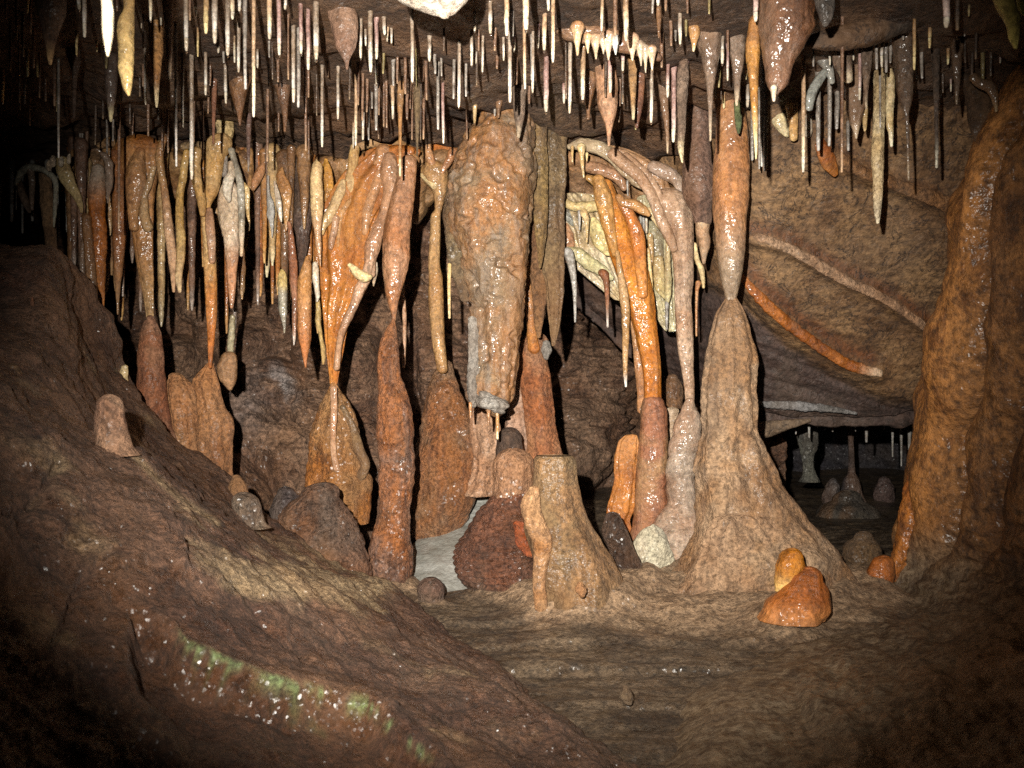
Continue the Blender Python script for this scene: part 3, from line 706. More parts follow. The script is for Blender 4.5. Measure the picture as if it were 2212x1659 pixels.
# --- great amber drapery
amber2 = ('#b47228', '#a05c1a', '#74400f', '#e0b890')
thing('drapery', 'great amber drapery narrowing to a thread above its orange cone', 'drapery', [
    ('sheet', body('V', [(330, 790, 900), (380, 740, 870), (440, 705, 840), (490, 694, 815), (550, 692, 805), (600, 695, 800), (650, 698, 776), (700, 701, 752), (750, 705, 742), (800, 710, 733), (838, 714, 726)], 3.3, .38, amp=.12, flute=.07, flute_n=9), M_WET, amber2),
    ('ledge', tube('P2', [(880, 260, 130), (1100, 195, 150), (1400, 235, 170), (1640, 330, 150), (1780, 450, 90)], 3.42, .9, amp=.22), M_WET, ('#b08c64', '#9c7448', '#70543c', '#d0b088')),
    ('fold', tube('P2', [(1250, 320, 221), (1185, 480, 169), (1180, 650, 156), (1130, 850, 162), (1050, 1050, 156), (1010, 1250, 130), (990, 1450, 91)], 3.270), M_WET, ('#b88c64', '#a87850', '#7c5638', '#d8b894')),
    ('fold', tube('P2', [(1330, 420, 195), (1320, 600, 247), (1345, 800, 221), (1300, 1000, 156), (1240, 1200, 130), (1170, 1420, 195), (1110, 1600, 221), (1060, 1850, 156), (1080, 2020, 117)], 3.250), M_WET, 'pink'),
    ('fold', tube('P2', [(1660, 430, 182), (1570, 620, 169), (1535, 850, 156), (1545, 1050, 143), (1520, 1300, 182), (1470, 1500, 156)], 3.290), M_WET, ('#b88c60', '#a47444', '#7c5638', '#d8b894')),
    ('fold', tube('P2', [(850, 270, 130), (830, 450, 143), (800, 650, 143), (780, 780, 150), (815, 880, 91), (825, 960, 52)], 3.270), M_WET, 'cream'),
    ('fold', tube('P2', [(690, 740, 78), (650, 880, 143), (560, 1080, 143), (480, 1240, 143), (410, 1380, 91), (400, 1460, 52)], 3.250), M_WET, 'cream'),
    ('fold', tube('P2', [(920, 900, 65), (780, 1020, 91), (680, 1150, 98), (640, 1300, 78), (625, 1450, 65), (615, 1640, 44)], 3.270), M_WET, 'creamtip'),
    ('fold', tube('P2', [(590, 1250, 104), (570, 1400, 91), (530, 1560, 98), (515, 1660, 65)], 3.250), M_WET, 'pink'),
    ('hem', tube('B2', [(1010, 400, 60), (990, 500, 75), (960, 640, 80), (930, 760, 95), (880, 860, 90), (840, 970, 75), (790, 1080, 70), (735, 1200, 60), (710, 1320, 50), (690, 1500, 60)], 3.24, amp=.12), M_WET, 'pink', 'pale pinkish hem'),
    ('knob', tube('B2', [(800, 650, 40), (860, 710, 80), (930, 750, 90), (965, 748, 50)], 3.2, amp=.25, lump=.2), M_WET, 'cream', 'cream knob halfway down the hem')])
thing('stalagmite', 'orange cone with pale seam under the great amber drapery', 'stalagmite', [
    ('cone', body('V', [(832, 713, 728), (848, 706, 738), (868, 696, 752), (900, 684, 766), (940, 672, 774), (1000, 667, 786), (1040, 668, 800), (1080, 680, 796), (1130, 690, 780)], 3.3, .85, amp=.16, ridge=.07, ridge_n=14, flute=.06, flute_n=4, caps=(1, 0)), M_CRY, ('#a87c50', '#ac6a2c', '#74502e', '#c8a080')),
    ('seam', tube('B3', [(665, 120, 60), (670, 300, 60), (660, 480, 55), (665, 650, 50), (690, 800, 60)], 3.2, .5), M_WET, 'pink'),
    ('flank', tube('B3', [(740, 280, 50), (830, 460, 60), (880, 640, 90), (930, 760, 80), (860, 900, 90)], 3.26, .8), M_DRY, 'olive')])

# --- hanging stalactites of the middle cluster
def simple(name, label, cat, g, mat, t, **k): return thing(name, label, cat, [(None, g, mat, t)], **k)
simple('stalactite', 'smooth cream finger beside the amber drapery, forked at its root', 'stalactite', body('P2', [(440, 300, 330), (520, 262, 400), (700, 236, 402), (900, 240, 410), (1100, 246, 412), (1300, 262, 396), (1450, 290, 386), (1600, 305, 388), (1750, 345, 385), (1900, 370, 382)], 3.18, .95, tip=(.35, .75)), M_WET, ('#d4b684', '#c09860', '#8c6840', '#b8906c'))
simple('drapery', 'small yellow-cream flap tucked behind the smooth cream finger', 'drapery', body('P2', [(430, 430, 470), (600, 405, 540), (800, 402, 560), (900, 408, 540), (1010, 412, 470)], 3.3, .5, flute=.08), M_WET, 'yellow')
simple('stalactite', 'long tan carrot-shaped stalactite, longest in front of the grey back wall', 'stalactite', body('P5', [(-120, 1085, 1150), (0, 1040, 1170), (200, 985, 1175), (400, 978, 1170), (620, 975, 1172), (850, 978, 1168), (980, 990, 1165), (1100, 1020, 1150), (1250, 1050, 1120), (1385, 1080, 1105)], 3.12, .95, tip=(.2, .9)), M_WET, ('#b48658', '#a8743c', '#80542c', '#b06a38'))
simple('stalactite', 'dull brown shaft with flat streaks behind two cream stalactites', 'stalactite', body('P2', [(250, 20, 230), (500, 40, 245), (800, 50, 245), (1200, 70, 250), (1500, 85, 200), (1750, 100, 150), (1950, 115, 140)], 3.45, .8, amp=.2), M_DRY, 'greyb')
simple('stalactite', 'rusty narrow stalactite with white icicle tip beside the carrot-shaped one', 'stalactite', body('P5', [(-600, 830, 890), (-420, 850, 930), (-200, 850, 960), (0, 865, 980), (150, 868, 985), (300, 885, 980), (500, 905, 975), (800, 905, 965), (960, 912, 960), (1080, 922, 938)], 3.24, .9, tip=(.85, 1)), M_WET, ('#a87454', '#8c5636', '#603a28', '#d8ccc0'))
simple('stalactite', 'yellow-capped grey icicle before the dark back cluster', 'stalactite', body('P5', [(60, 740, 800), (110, 715, 830), (230, 700, 838), (400, 715, 838), (600, 720, 838), (720, 752, 825), (850, 780, 818), (915, 790, 808)], 3.3, .9, tip=(.4, .15)), M_WET, ('#a8a088', '#989080', '#70685a', '#ccb070'))
simple('stalactite', 'pale ivory icicle between the carrot-shaped stalactite and amber drapery', 'stalactite', body('P5', [(-40, 1190, 1260), (60, 1178, 1275), (180, 1185, 1280), (300, 1210, 1285), (400, 1225, 1290), (475, 1235, 1265)], 3.2, .9), M_WET, 'white')
simple('stalactite', 'crooked ochre prong with a spur beneath the pale ivory icicle', 'stalactite', tube('P5', [(1260, 470, 60), (1270, 640, 75), (1262, 760, 85), (1285, 850, 55), (1305, 1000, 55), (1335, 1160, 65), (1340, 1260, 60), (1335, 1345, 30)], 3.24), M_WET, ('#b49860', '#987a44', '#6c5634', '#c8b890'))
simple('stalactite', 'short cream thorn at the shoulder of the great amber drapery', 'stalactite', body('P5', [(-40, 1975, 2090), (60, 1985, 2090), (160, 2005, 2070), (265, 2020, 2040)], 3.3, .8), M_WET, 'white')

cr = ('#c8a674', '#b88c50', '#8c6434', '#c0702c')
thing('column', 'cream flowstone column fading to bright orange at its pointed foot', 'column', [
    ('shaft', body('P1', [(330, 640, 1000), (400, 625, 985), (500, 605, 910), (650, 612, 880), (800, 622, 850), (1000, 595, 800), (1200, 575, 700), (1400, 572, 735), (1660, 592, 765), (1900, 600, 775), (2300, 618, 790), (2650, 640, 790), (2900, 655, 770), (3150, 662, 745), (3420, 672, 715)], 3.2, .85, amp=.1, tip=(.45, .9), flute=.03, flute_n=4), M_WET, cr),
    ('hood', body('P1', [(-60, 770, 980), (20, 765, 1005), (150, 780, 1010), (290, 770, 985), (380, 640, 990), (440, 660, 960)], 3.28, .9, amp=.25, lump=.25), M_DRY, 'cream'),
    ('fold', tube('P1', [(510, 430, 143), (490, 600, 130), (500, 800, 143), (550, 980, 136), (580, 1150, 117), (590, 1300, 78)], 3.150), M_WET, ('#c4a06c', '#b48a50', '#8c6438', '#d8b890')),
    ('fold', tube('P1', [(680, 1250, 91), (690, 1450, 130), (710, 1700, 117), (720, 1950, 91)], 3.170), M_WET, 'pink'),
    ('ledge', tube('P1', [(320, 370, 100), (450, 340, 110), (620, 360, 110), (780, 380, 110), (960, 400, 100)], 3.3, .8, amp=.2), M_DRY, ('#a08460', '#8c7048', '#665038', '#c0a078'))])
simple('stalagmite', 'orange stump whose tip touches the cream column', 'stalagmite', body('V', [(790, 443, 462), (805, 430, 466), (826, 418, 472), (850, 424, 477), (880, 428, 486), (905, 428, 500), (930, 428, 503), (965, 429, 500), (1030, 430, 500), (1070, 425, 505)], 3.25, .8, flute=.08, flute_n=5, caps=(1, 0)), M_DRY, ('#b88050', '#a86a38', '#7c4c30', '#d8a878'))
simple('stalagmite', 'low two-humped tan stump squeezed between two orange stumps', 'stalagmite', body('V', [(816, 366, 398), (835, 360, 418), (870, 362, 430), (910, 370, 432), (960, 375, 434), (1010, 380, 436)], 3.3, .75, flute=.1, flute_n=6, caps=(1, 0)), M_DRY, 'tan')
thing('drapery', 'pale pinkish bulging drapery ending in one blunt point', 'drapery', [
    ('bulb', body('P1', [(820, 900, 1010), (950, 830, 1075), (1100, 802, 1092), (1300, 802, 1092), (1450, 832, 1084), (1660, 885, 1090), (1850, 905, 1085), (2100, 925, 1062), (2400, 950, 1040), (2590, 968, 1015)], 3.22, .7, tip=(.3, .75), amp=.1), M_WET, ('#d8c8b0', '#c4ac90', '#98806c', '#b88460')),
    ('fold', tube('P1', [(985, 610, 104), (995, 720, 104), (945, 850, 143), (930, 1000, 130), (950, 1110, 65)], 3.170), M_WET, 'white'),
    ('fold', tube('P1', [(985, 420, 91), (1040, 600, 84), (1090, 780, 98), (1115, 950, 104), (1125, 1200, 98), (1130, 1500, 84), (1125, 1870, 44)], 3.170, tip=(.6, 1)), M_WET, ('#b0a898', '#988e7c', '#6c6456', '#d8b894')),
    ('fold', tube('P1', [(900, 520, 78), (905, 640, 78), (890, 760, 78)], 3.210), M_WET, 'grey')])
simple('stalactite', 'small cream tusk curving beside the pinkish bulging drapery', 'stalactite', body('P1', [(870, 1150, 1180), (950, 1158, 1238), (1060, 1165, 1245), (1200, 1178, 1240), (1300, 1192, 1240), (1400, 1218, 1246)], 3.2, .9), M_WET, 'cream')
simple('flowstone_lump', 'tan wedge of flowstone jutting from dark rock over the middle cluster', 'flowstone', tube('P1', [(1420, 620, 70), (1385, 720, 130), (1330, 830, 130), (1290, 950, 60)], 3.3), M_WET, 'tan')
simple('stalactite', 'slim ivory blade overlapping a tan wedge-rooted stalactite', 'stalactite', body('P1', [(850, 1570, 1600), (1000, 1580, 1650), (1200, 1612, 1690), (1330, 1640, 1692), (1400, 1660, 1690)], 3.2, .7), M_WET, 'white')
simple('stalactite', 'tan wedge-rooted stalactite beside a slim ivory blade', 'stalactite', body('P1', [(660, 1670, 1700), (760, 1610, 1735), (880, 1620, 1800), (1000, 1640, 1832), (1150, 1690, 1815), (1300, 1705, 1790), (1530, 1732, 1755)], 3.28, .6, flute=.06), M_WET, 'creamtip')
simple('drapery', 'ragged ivory dribble ending in one short drip near dark shaft', 'drapery', body('P1', [(770, 1482, 1508), (1000, 1478, 1520), (1180, 1480, 1580), (1300, 1475, 1585), (1380, 1500, 1575), (1500, 1530, 1570), (1620, 1545, 1558)], 3.3, .6, amp=.3), M_WET, 'glass')
simple('stalactite', 'dark chocolate shaft between cream flaps, blunt and matt', 'stalactite', body('V', [(330, 640, 672), (400, 634, 672), (470, 634, 672), (520, 640, 668), (560, 644, 660), (600, 646, 656)], 3.36, .9), M_DRY, ('#5c463c', '#54402f', '#3c2e28', '#705848'))

# --- left group
thing('column', 'broad folded orange drapery column touching a pinkish stalagmite', 'column', [
    ('upper_shaft', body('V', [(322, 250, 352), (360, 254, 348), (400, 268, 338), (450, 278, 333), (500, 286, 332), (550, 293, 332), (600, 302, 332), (650, 312, 332), (692, 317, 332)], 3.28, .6, flute=.05, flute_n=5, tip=(.4, 1)), M_WET, ('#b07c48', '#9c5f28', '#6c421c', '#b08c60')),
    ('ledge', tube('P4', [(820, 170, 90), (1000, 135, 110), (1250, 150, 110), (1480, 190, 110), (1680, 200, 100)], 3.35, .8, amp=.2), M_DRY, ('#a8845c', '#946c44', '#6a5038', '#c8a47c')),
    ('fold', tube('P4', [(1390, 250, 130), (1340, 460, 247), (1330, 700, 299), (1310, 900, 221), (1285, 1100, 143), (1300, 1300, 130)], 3.230), M_WET, ('#b08050', '#a06434', '#744424', '#c8a078')),
    ('fold', tube('P4', [(1570, 480, 78), (1500, 720, 91), (1440, 880, 104), (1440, 1100, 130), (1490, 1300, 143)], 3.230), M_WET, ('#b89468', '#a87844', '#7c5430', '#c8a880')),
    ('fold', tube('P4', [(1180, 220, 143), (1170, 420, 156), (1150, 640, 143), (1110, 900, 130), (1080, 1150, 117)], 3.270), M_WET, ('#a06c40', '#8c5020', '#5c3016', '#b89068')),
    ('stalagmite', body('V', [(688, 316, 333), (702, 308, 340), (720, 304, 346), (760, 300, 350), (800, 297, 354), (850, 292, 360), (900, 292, 368), (950, 300, 380), (1010, 300, 395)], 3.25, .9, amp=.2, lump=.12, caps=(1, 0)), M_DRY, ('#a87c60', '#985c3c', '#704a3c', '#c0a084'))])
thing('stalactite', 'tan spindle branching down from the folded orange drapery column', 'stalactite', [
    (None, tube('P1', [(100, 150, 60), (-10, 500, 110), (30, 800, 100), (70, 1050, 105), (100, 1300, 120), (130, 1600, 128), (170, 1900, 124), (180, 2080, 90), (185, 2260, 60), (190, 2370, 40)], 3.14, tip=(.3, .7)), M_WET, ('#b48c5c', '#a07044', '#7c5638', '#c49c78'))])
simple('stalactite', 'yellowish spindle beside the tan one, ending bluntly a little shorter', 'stalactite', tube('P1', [(370, 440, 90), (340, 600, 105), (315, 800, 110), (275, 1050, 105), (270, 1350, 112), (290, 1650, 124), (285, 1900, 118), (265, 2080, 100), (258, 2200, 90), (272, 2370, 50)], 3.12, tip=(.6, 1)), M_WET, ('#c0a068', '#b08848', '#80603a', '#d0b48c'))
simple('stalactite', 'glossy translucent deep-orange stalactite with beaded surface', 'stalactite', body('P4', [(500, 720, 880), (620, 690, 895), (760, 672, 895), (950, 672, 895), (1100, 680, 895), (1250, 700, 905), (1450, 712, 915), (1660, 725, 912), (1900, 740, 905), (2100, 780, 895), (2280, 830, 892), (2420, 868, 890)], 3.2, .95, ridge=.08, ridge_n=26, lump=.1, tip=(.3, 0)), M_WET, ('#b06c28', '#985414', '#643408', '#94887a'))
simple('stalactite', 'dark rust stalactite with slim point beside the translucent orange one', 'stalactite', body('P4', [(250, 985, 1070), (500, 990, 1150), (800, 995, 1180), (1100, 1000, 1190), (1400, 1005, 1180), (1660, 1010, 1160), (1900, 1025, 1140), (2100, 1040, 1115), (2350, 1055, 1095), (2500, 1065, 1085)], 3.25, .85, tip=(.55, 1)), M_WET, ('#90582a', '#74401c', '#482812', '#a8845c'))
simple('stalactite', 'long dull brown rod reaching almost to the bank', 'stalactite', body('V', [(470, 176, 196), (560, 183, 204), (640, 187, 210), (700, 187, 210), (750, 188, 209), (800, 197, 208), (830, 201, 206)], 3.15, .95), M_WET, ('#84603e', '#6c4828', '#46301c', '#a08060'))
simple('stalactite', 'thin pale knobbly rod beside the long dull brown rod', 'stalactite', tube('V', [(185, 500, 8), (178, 540, 11), (177, 600, 12), (174, 650, 10), (170, 720, 8), (167, 760, 5)], 3.18, amp=.3, lump=.3), M_WET, 'greyb')
thing('flowstone_arch', 'arched grey-cream dripstone legs at the dark end of the cluster', 'flowstone', [
    ('arch', tube('P4', [(-330, 700, 60), (-250, 530, 100), (-120, 470, 110), (0, 490, 90), (110, 545, 80), (195, 620, 80), (222, 730, 72), (215, 900, 62), (205, 1080, 54), (192, 1290, 26)], 3.3), M_WET, ('#989484', '#847a64', '#5c5444', '#b0a07c')),
    ('leg', body('P4', [(560, -10, 150), (700, -5, 160), (900, 0, 180), (1150, 30, 210), (1350, 60, 225), (1600, 90, 235)], 3.38, .85), M_DRY, ('#86684a', '#705238', '#4c3a2a', '#a08868')),
    ('leg', tube('P4', [(-130, 500, 100), (-110, 700, 80), (-115, 900, 70), (-110, 1050, 40)], 3.3), M_WET, 'greyb'),
    ('leg', tube('P4', [(-300, 640, 80), (-260, 800, 110), (-200, 950, 110), (-150, 1080, 50)], 3.34), M_WET, 'greyb')])
thing('drapery', 'yellow-cream slanting flap with white nubs along its top', 'drapery', [
    ('flap', tube('P4', [(290, 370, 170), (340, 540, 210), (420, 720, 160), (510, 860, 115), (560, 1000, 75), (578, 1090, 40)], 3.28, .6), M_WET, ('#b8a070', '#a08458', '#705c40', '#d0c098'))] +
    [('nub', tube('P4', [(x, y + 60, w), (x + 4, y, w * 1.1), (x + 8, y - 40, w * .7)], 3.24, amp=.3, lump=.3), M_DRY, 'white') for x, y, w in ((175, 370, 80), (120, 430, 70), (400, 340, 60), (290, 380, 60))])
simple('stalactite', 'knobby grey stub with rounded nose above the rust stalactite', 'stalactite', body('P4', [(300, 825, 950), (420, 890, 1010), (560, 900, 1012), (740, 905, 1002), (850, 918, 965), (960, 925, 948)], 3.12, .85, amp=.2), M_WET, 'greyb')
simple('stalagmite', 'slanting pale cream slab leaning on the dark bank', 'stalagmite', body('A2', [(1235, 645, 690), (1330, 632, 745), (1430, 690, 812), (1520, 765, 862), (1640, 850, 945), (1720, 900, 990)], 2.95, .7, caps=(1, 0)), M_DRY, ('#a89470', '#988058', '#6c5a40', '#c0b088'))
simple('stalagmite', 'tiny cream finger behind the bank near the pinkish stalagmite', 'stalagmite', body('A2', [(1500, 1005, 1062), (1560, 988, 1062), (1660, 995, 1062), (1790, 1010, 1075)], 3.0, .8, caps=(1, 0)), M_WET, 'cream')
simple('stalactite', 'pale spike standing in shadow behind the orange stump', 'stalactite', body('A2', [(1080, 1905, 1950), (1200, 1895, 1950), (1330, 1885, 1940), (1450, 1890, 1935)], 3.45, .9), M_WET, ('#b8ac8c', '#a09070', '#746850', '#d0c8b0'))
simple('stalagmite', 'yellow-brown knob with wet shine under the pale spike', 'stalagmite', body('A2', [(1420, 1830, 1960), (1500, 1800, 1970), (1580, 1810, 1965), (1640, 1850, 1950), (1670, 1880, 1930)], 3.4, .85), M_WET, ('#a8805c', '#8c6440', '#60442c', '#c0a070'))

# --- bank-top stubs
simple('stalagmite', 'blunt finger-like stub standing on the rim of the bank', 'stalagmite', body('A3', [(272, 798, 1022), (380, 788, 1040), (480, 790, 1058), (580, 800, 1085), (680, 780, 1110)], 1.97, .9, amp=.14, lump=.1, caps=(1, 0)), M_DRY, ('#96745a', '#845f48', '#5c463a', '#b09070'))
simple('stalagmite', 'dim wide stub on the bank beside the picture edge', 'stalagmite', body('A3', [(-40, 60, 160), (30, 40, 200), (120, 35, 235), (220, 30, 262), (320, 10, 290)], 1.95, .9, amp=.2, caps=(1, 0)), M_DRY, ('#75583a', '#5e4630', '#403024', '#8a7050'))
simple('stalagmite', 'faint thin spike on the sparkling upper bank', 'stalagmite', body('A2', [(920, 258, 275), (1050, 242, 292), (1180, 238, 302), (1320, 235, 305), (1400, 225, 320)], 2.35, .9, caps=(1, 0)), M_DRY, 'redbrown')
simple('stalagmite', 'small rounded nub with wet glint on the bank crest', 'stalagmite', body('A3', [(1085, 1925, 2160), (1180, 1950, 2185), (1280, 1980, 2215)], 2.58, .9, caps=(1, 0)), M_CRY, ('#82705e', '#6e5a4a', '#4a3e36', '#a09080'))
simple('stalagmite', 'little brown bump behind the small rounded nub', 'stalagmite', body('A3', [(880, 1920, 2010), (915, 1900, 2040), (970, 1890, 2060), (1050, 1880, 2080)], 2.8, .9, caps=(1, 0)), M_DRY, 'brown')

# --- middle stalagmites
simple('stalagmite', 'dark rounded hump with orange flank behind the bank', 'stalagmite', body('V', [(1074, 644, 736), (1090, 622, 748), (1120, 606, 762), (1160, 596, 782), (1200, 592, 796), (1250, 590, 806), (1310, 590, 810)], 2.92, .75, amp=.28, lump=.24, ridge=.06, ridge_n=16, tip=(.3, .8), caps=(1, 0)), M_CRY, ('#665448', '#704c34', '#44362e', '#8c5a38'))
simple('stalagmite', 'dark low shoulder beside the rounded hump', 'stalagmite', body('V', [(1066, 600, 640), (1090, 585, 665), (1130, 570, 670), (1190, 560, 680)], 3.1, .8, amp=.25, lump=.2, caps=(1, 0)), M_CRY, 'purple')
simple('stalagmite', 'small mushroom-shaped stub alone on the floor', 'stalagmite', body('V', [(1275, 900, 961), (1295, 902, 960), (1315, 908, 955), (1340, 906, 957)], 2.86, .95, amp=.12, caps=(1, 0)), M_CRY, ('#7c5c4c', '#684a3e', '#483630', '#a08878'))
thing('stalagmite', 'beehive-shaped dark red mound with orange knob on top', 'stalagmite', [
    ('mound', body('V', [(1085, 1052, 1150), (1110, 1028, 1154), (1140, 1008, 1156), (1180, 988, 1158), (1220, 984, 1158), (1255, 1000, 1162), (1285, 1030, 1166), (1320, 1050, 1160)], 2.98, .85, amp=.2, ridge=.12, ridge_n=18, lump=.2, caps=(1, 0)), M_CRY, ('#7a4e38', '#64402e', '#40281e', '#9a6240')),
    ('knob', body('V', [(1006, 1064, 1152), (1040, 1062, 1154), (1070, 1060, 1152), (1100, 1062, 1150)], 2.98, .9, amp=.18, lump=.14), M_CRY, ('#b08464', '#a87040', '#6c4c3a', '#c89c7c')),
    ('ridge', body('C3', [(1250, 50, 150), (1330, 60, 200), (1420, 80, 230), (1500, 140, 250)], 2.88, .6, amp=.2), M_CRY, ('#a8542a', '#8c3f1c', '#582a18', '#c07848'), 'bright orange streak')])
simple('stalagmite', 'smooth dark brown dome peeping over the orange knob', 'stalagmite', body('V', [(946, 1074, 1127), (975, 1070, 1130), (1010, 1072, 1130)], 3.25, .9, flare=0, caps=(1, 0)), M_DRY, ('#5c483a', '#503c30', '#3a2c26', '#806858'))
simple('stalagmite', 'orange apron of flowstone between knotted column and beehive mound', 'stalagmite', body('V', [(880, 1020, 1062), (920, 1016, 1080), (970, 1022, 1085), (1020, 1018, 1080), (1070, 1000, 1070)], 3.5, .7, flute=.1, caps=(1, 0)), M_DRY, 'pink')
thing('stalagmite', 'flat-topped tan stump flaring into the floor', 'stalagmite', [
    ('trunk', body('V', [(984, 1158, 1234), (990, 1152, 1241), (1005, 1152, 1244), (1040, 1151, 1246), (1075, 1140, 1252), (1100, 1134, 1260), (1135, 1134, 1276), (1170, 1142, 1296), (1210, 1152, 1322), (1250, 1156, 1344), (1290, 1160, 1356), (1345, 1158, 1368)], 2.8, .8, amp=.12, flute=.05, flute_n=5, lump=.1, caps=(0, 0)), M_DRY, ('#806848', '#906c48', '#5c4a38', '#b08860')),
    ('rib', tube('C3', [(230, 960, 90), (200, 1100, 170), (235, 1250, 170), (300, 1400, 160), (285, 1560, 130), (270, 1750, 110), (290, 1950, 110)], 2.71, .6), M_DRY, ('#b48a62', '#a8703c', '#74563c', '#c8a080'))])
simple('stalagmite', 'dark chocolate lobe drooping beside the flat-topped stump', 'stalagmite', body('V', [(1120, 1306, 1342), (1145, 1300, 1352), (1180, 1310, 1366), (1215, 1325, 1385), (1245, 1345, 1410), (1290, 1350, 1430)], 2.95, .8, amp=.25, lump=.25, caps=(1, 0)), M_CRY, 'dark')
simple('drapery', 'translucent orange shield standing beside the brown jointed column', 'drapery', body('C3', [(525, 975, 1080), (570, 930, 1090), (680, 905, 1090), (800, 895, 1080), (860, 900, 1070), (1000, 870, 1060), (1120, 840, 1050), (1230, 850, 1020), (1320, 940, 1040)], 3.3, .4, flute=.09, flute_n=6, tip=(.5, 0)), M_WET, ('#c07828', '#a45a18', '#70380f', '#b87c44'))

# --- jointed amber/brown column
am = ('#c47c28', '#ac641a', '#7c440f', '#b88c58')
thing('column', 'leaning bright amber stalactite jointed onto a glossy brown pillar', 'column', [
    ('stalactite', tube('C2', [(820, -20, 110), (845, 90, 150), (885, 230, 200), (930, 380, 240), (985, 550, 265), (1055, 760, 250), (1110, 960, 225), (1150, 1180, 190), (1185, 1400, 165), (1205, 1560, 150), (1212, 1800, 145)], 3.28, .8, amp=.1, flute=.05, flute_n=5), M_WET, am),
    ('fold', tube('C2', [(760, -60, 104), (800, 80, 143), (830, 250, 130), (870, 420, 91), (900, 560, 52)], 3.230, .8), M_WET, ('#c09458', '#ac7838', '#80542c', '#d8b884')),
    ('fold', tube('C2', [(960, 130, 91), (1040, 280, 104), (1090, 430, 117), (1110, 640, 104), (1130, 900, 78)], 3.210, .7), M_WET, ('#bc7c3c', '#a86020', '#783f18', '#d0985c')),
    ('branch', tube('P3', [(880, 880, 100), (960, 960, 130), (1100, 985, 150), (1220, 1060, 140), (1300, 1120, 70)], 3.18, .85), M_WET, 'creamtip'),
    ('pillar', body('C3', [(262, 1120, 1310), (290, 1108, 1325), (400, 1110, 1335), (560, 1098, 1340), (720, 1080, 1338), (850, 1068, 1330), (960, 1068, 1320), (1080, 1058, 1335), (1160, 1050, 1310), (1260, 1040, 1250), (1400, 1010, 1230), (1520, 1000, 1260)], 3.28, .95, amp=.09, ridge=.06, ridge_n=16, caps=(1, 0)), M_WET, ('#9c7854', '#946044', '#6c4a3a', '#b89878')),
    ('rod', tube('C2', [(1040, 1040, 60), (1075, 1250, 75), (1100, 1500, 80), (1120, 1700, 80), (1115, 1850, 70)], 3.32), M_WET, 'tan')])
simple('stalactite', 'long tan spike with white point beside the leaning amber stalactite', 'stalactite', body('C2', [(540, 900, 935), (700, 915, 965), (880, 930, 1010), (1050, 950, 1022), (1250, 958, 1015), (1450, 962, 1005), (1560, 968, 1002), (1655, 980, 998)], 3.2, .9, tip=(.88, 1)), M_WET, ('#b89468', '#a47c4c', '#7a5a3c', '#dcd8d0'))
thing('drapery', 'lumpy cream-yellow coral-like curtain behind thin glassy straws', 'drapery', [
    ('sheet', body('V', [(428, 1204, 1290), (462, 1206, 1325), (520, 1222, 1345), (575, 1250, 1356), (615, 1290, 1362), (645, 1325, 1368)], 3.5, .3, flute=.12, flute_n=11, amp=.2, lump=.15), M_WET, ('#d0c0a0', '#b49c74', '#846c50', '#e4dcc8')),
    ('crest', tube('P3', [(120, 930, 90), (200, 985, 120), (320, 1020, 140), (450, 1020, 170), (560, 1010, 150), (660, 1060, 90)], 3.42, .8, amp=.25, lump=.2), M_WET, ('#d8cc98', '#c4ac78', '#907c58', '#ece4c0')),
    ('lobe', body('P3', [(1180, 500, 580), (1290, 482, 690), (1400, 485, 740), (1500, 510, 760), (1580, 570, 775), (1670, 680, 782)], 3.38, .6, amp=.2), M_WET, ('#d4c48c', '#c0a468', '#8c7850', '#ece4c0')),
    ('lobe', tube('C2', [(500, 530, 70), (590, 560, 110), (680, 630, 120), (780, 690, 100), (870, 760, 45)], 3.42, .8, amp=.25, lump=.2), M_WET, ('#ccc49c', '#b4a878', '#848058', '#e4e0c4')),
    ('drip', tube('P3', [(400, 1090, 110), (440, 1180, 90), (448, 1300, 48), (444, 1500, 22)], 3.34), M_WET, 'cream'), ('drip', tube('P3', [(340, 1080, 50), (345, 1200, 38), (345, 1330, 20)], 3.34), M_WET, 'glass'),
    ('lobe', body('C2', [(320, 438, 520), (400, 448, 555), (500, 460, 562), (570, 475, 560), (620, 490, 540)], 3.46, .7, amp=.25), M_WET, ('#b08460', '#9c6c48', '#6c4c38', '#d0a888'), 'brownish lobe'),
    ('lobe', tube('C2', [(430, 215, 80), (520, 240, 120), (560, 290, 90)], 3.48, .8, amp=.4, lump=.4), M_WET, ('#94948a', '#7c7a6c', '#54504a', '#b0b8ac'), 'greenish grey lobe')])
simple('stalactite', 'grey-lilac tapering icicle hung from the cream coral-like curtain', 'stalactite', body('C2', [(540, 470, 555), (640, 500, 570), (760, 530, 580), (900, 550, 582), (1020, 556, 580), (1120, 560, 576)], 3.3, .9), M_STRAW, 'glass')
simple('stalactite', 'rust-red drip with pale tip hanging in the dark hollow', 'stalactite', body('C2', [(720, 760, 850), (790, 800, 855), (880, 812, 852), (1000, 822, 850), (1160, 828, 848)], 3.4, .9, tip=(.6, .95)), M_WET, ('#9c6848', '#845030', '#583420', '#d0c4bc'))
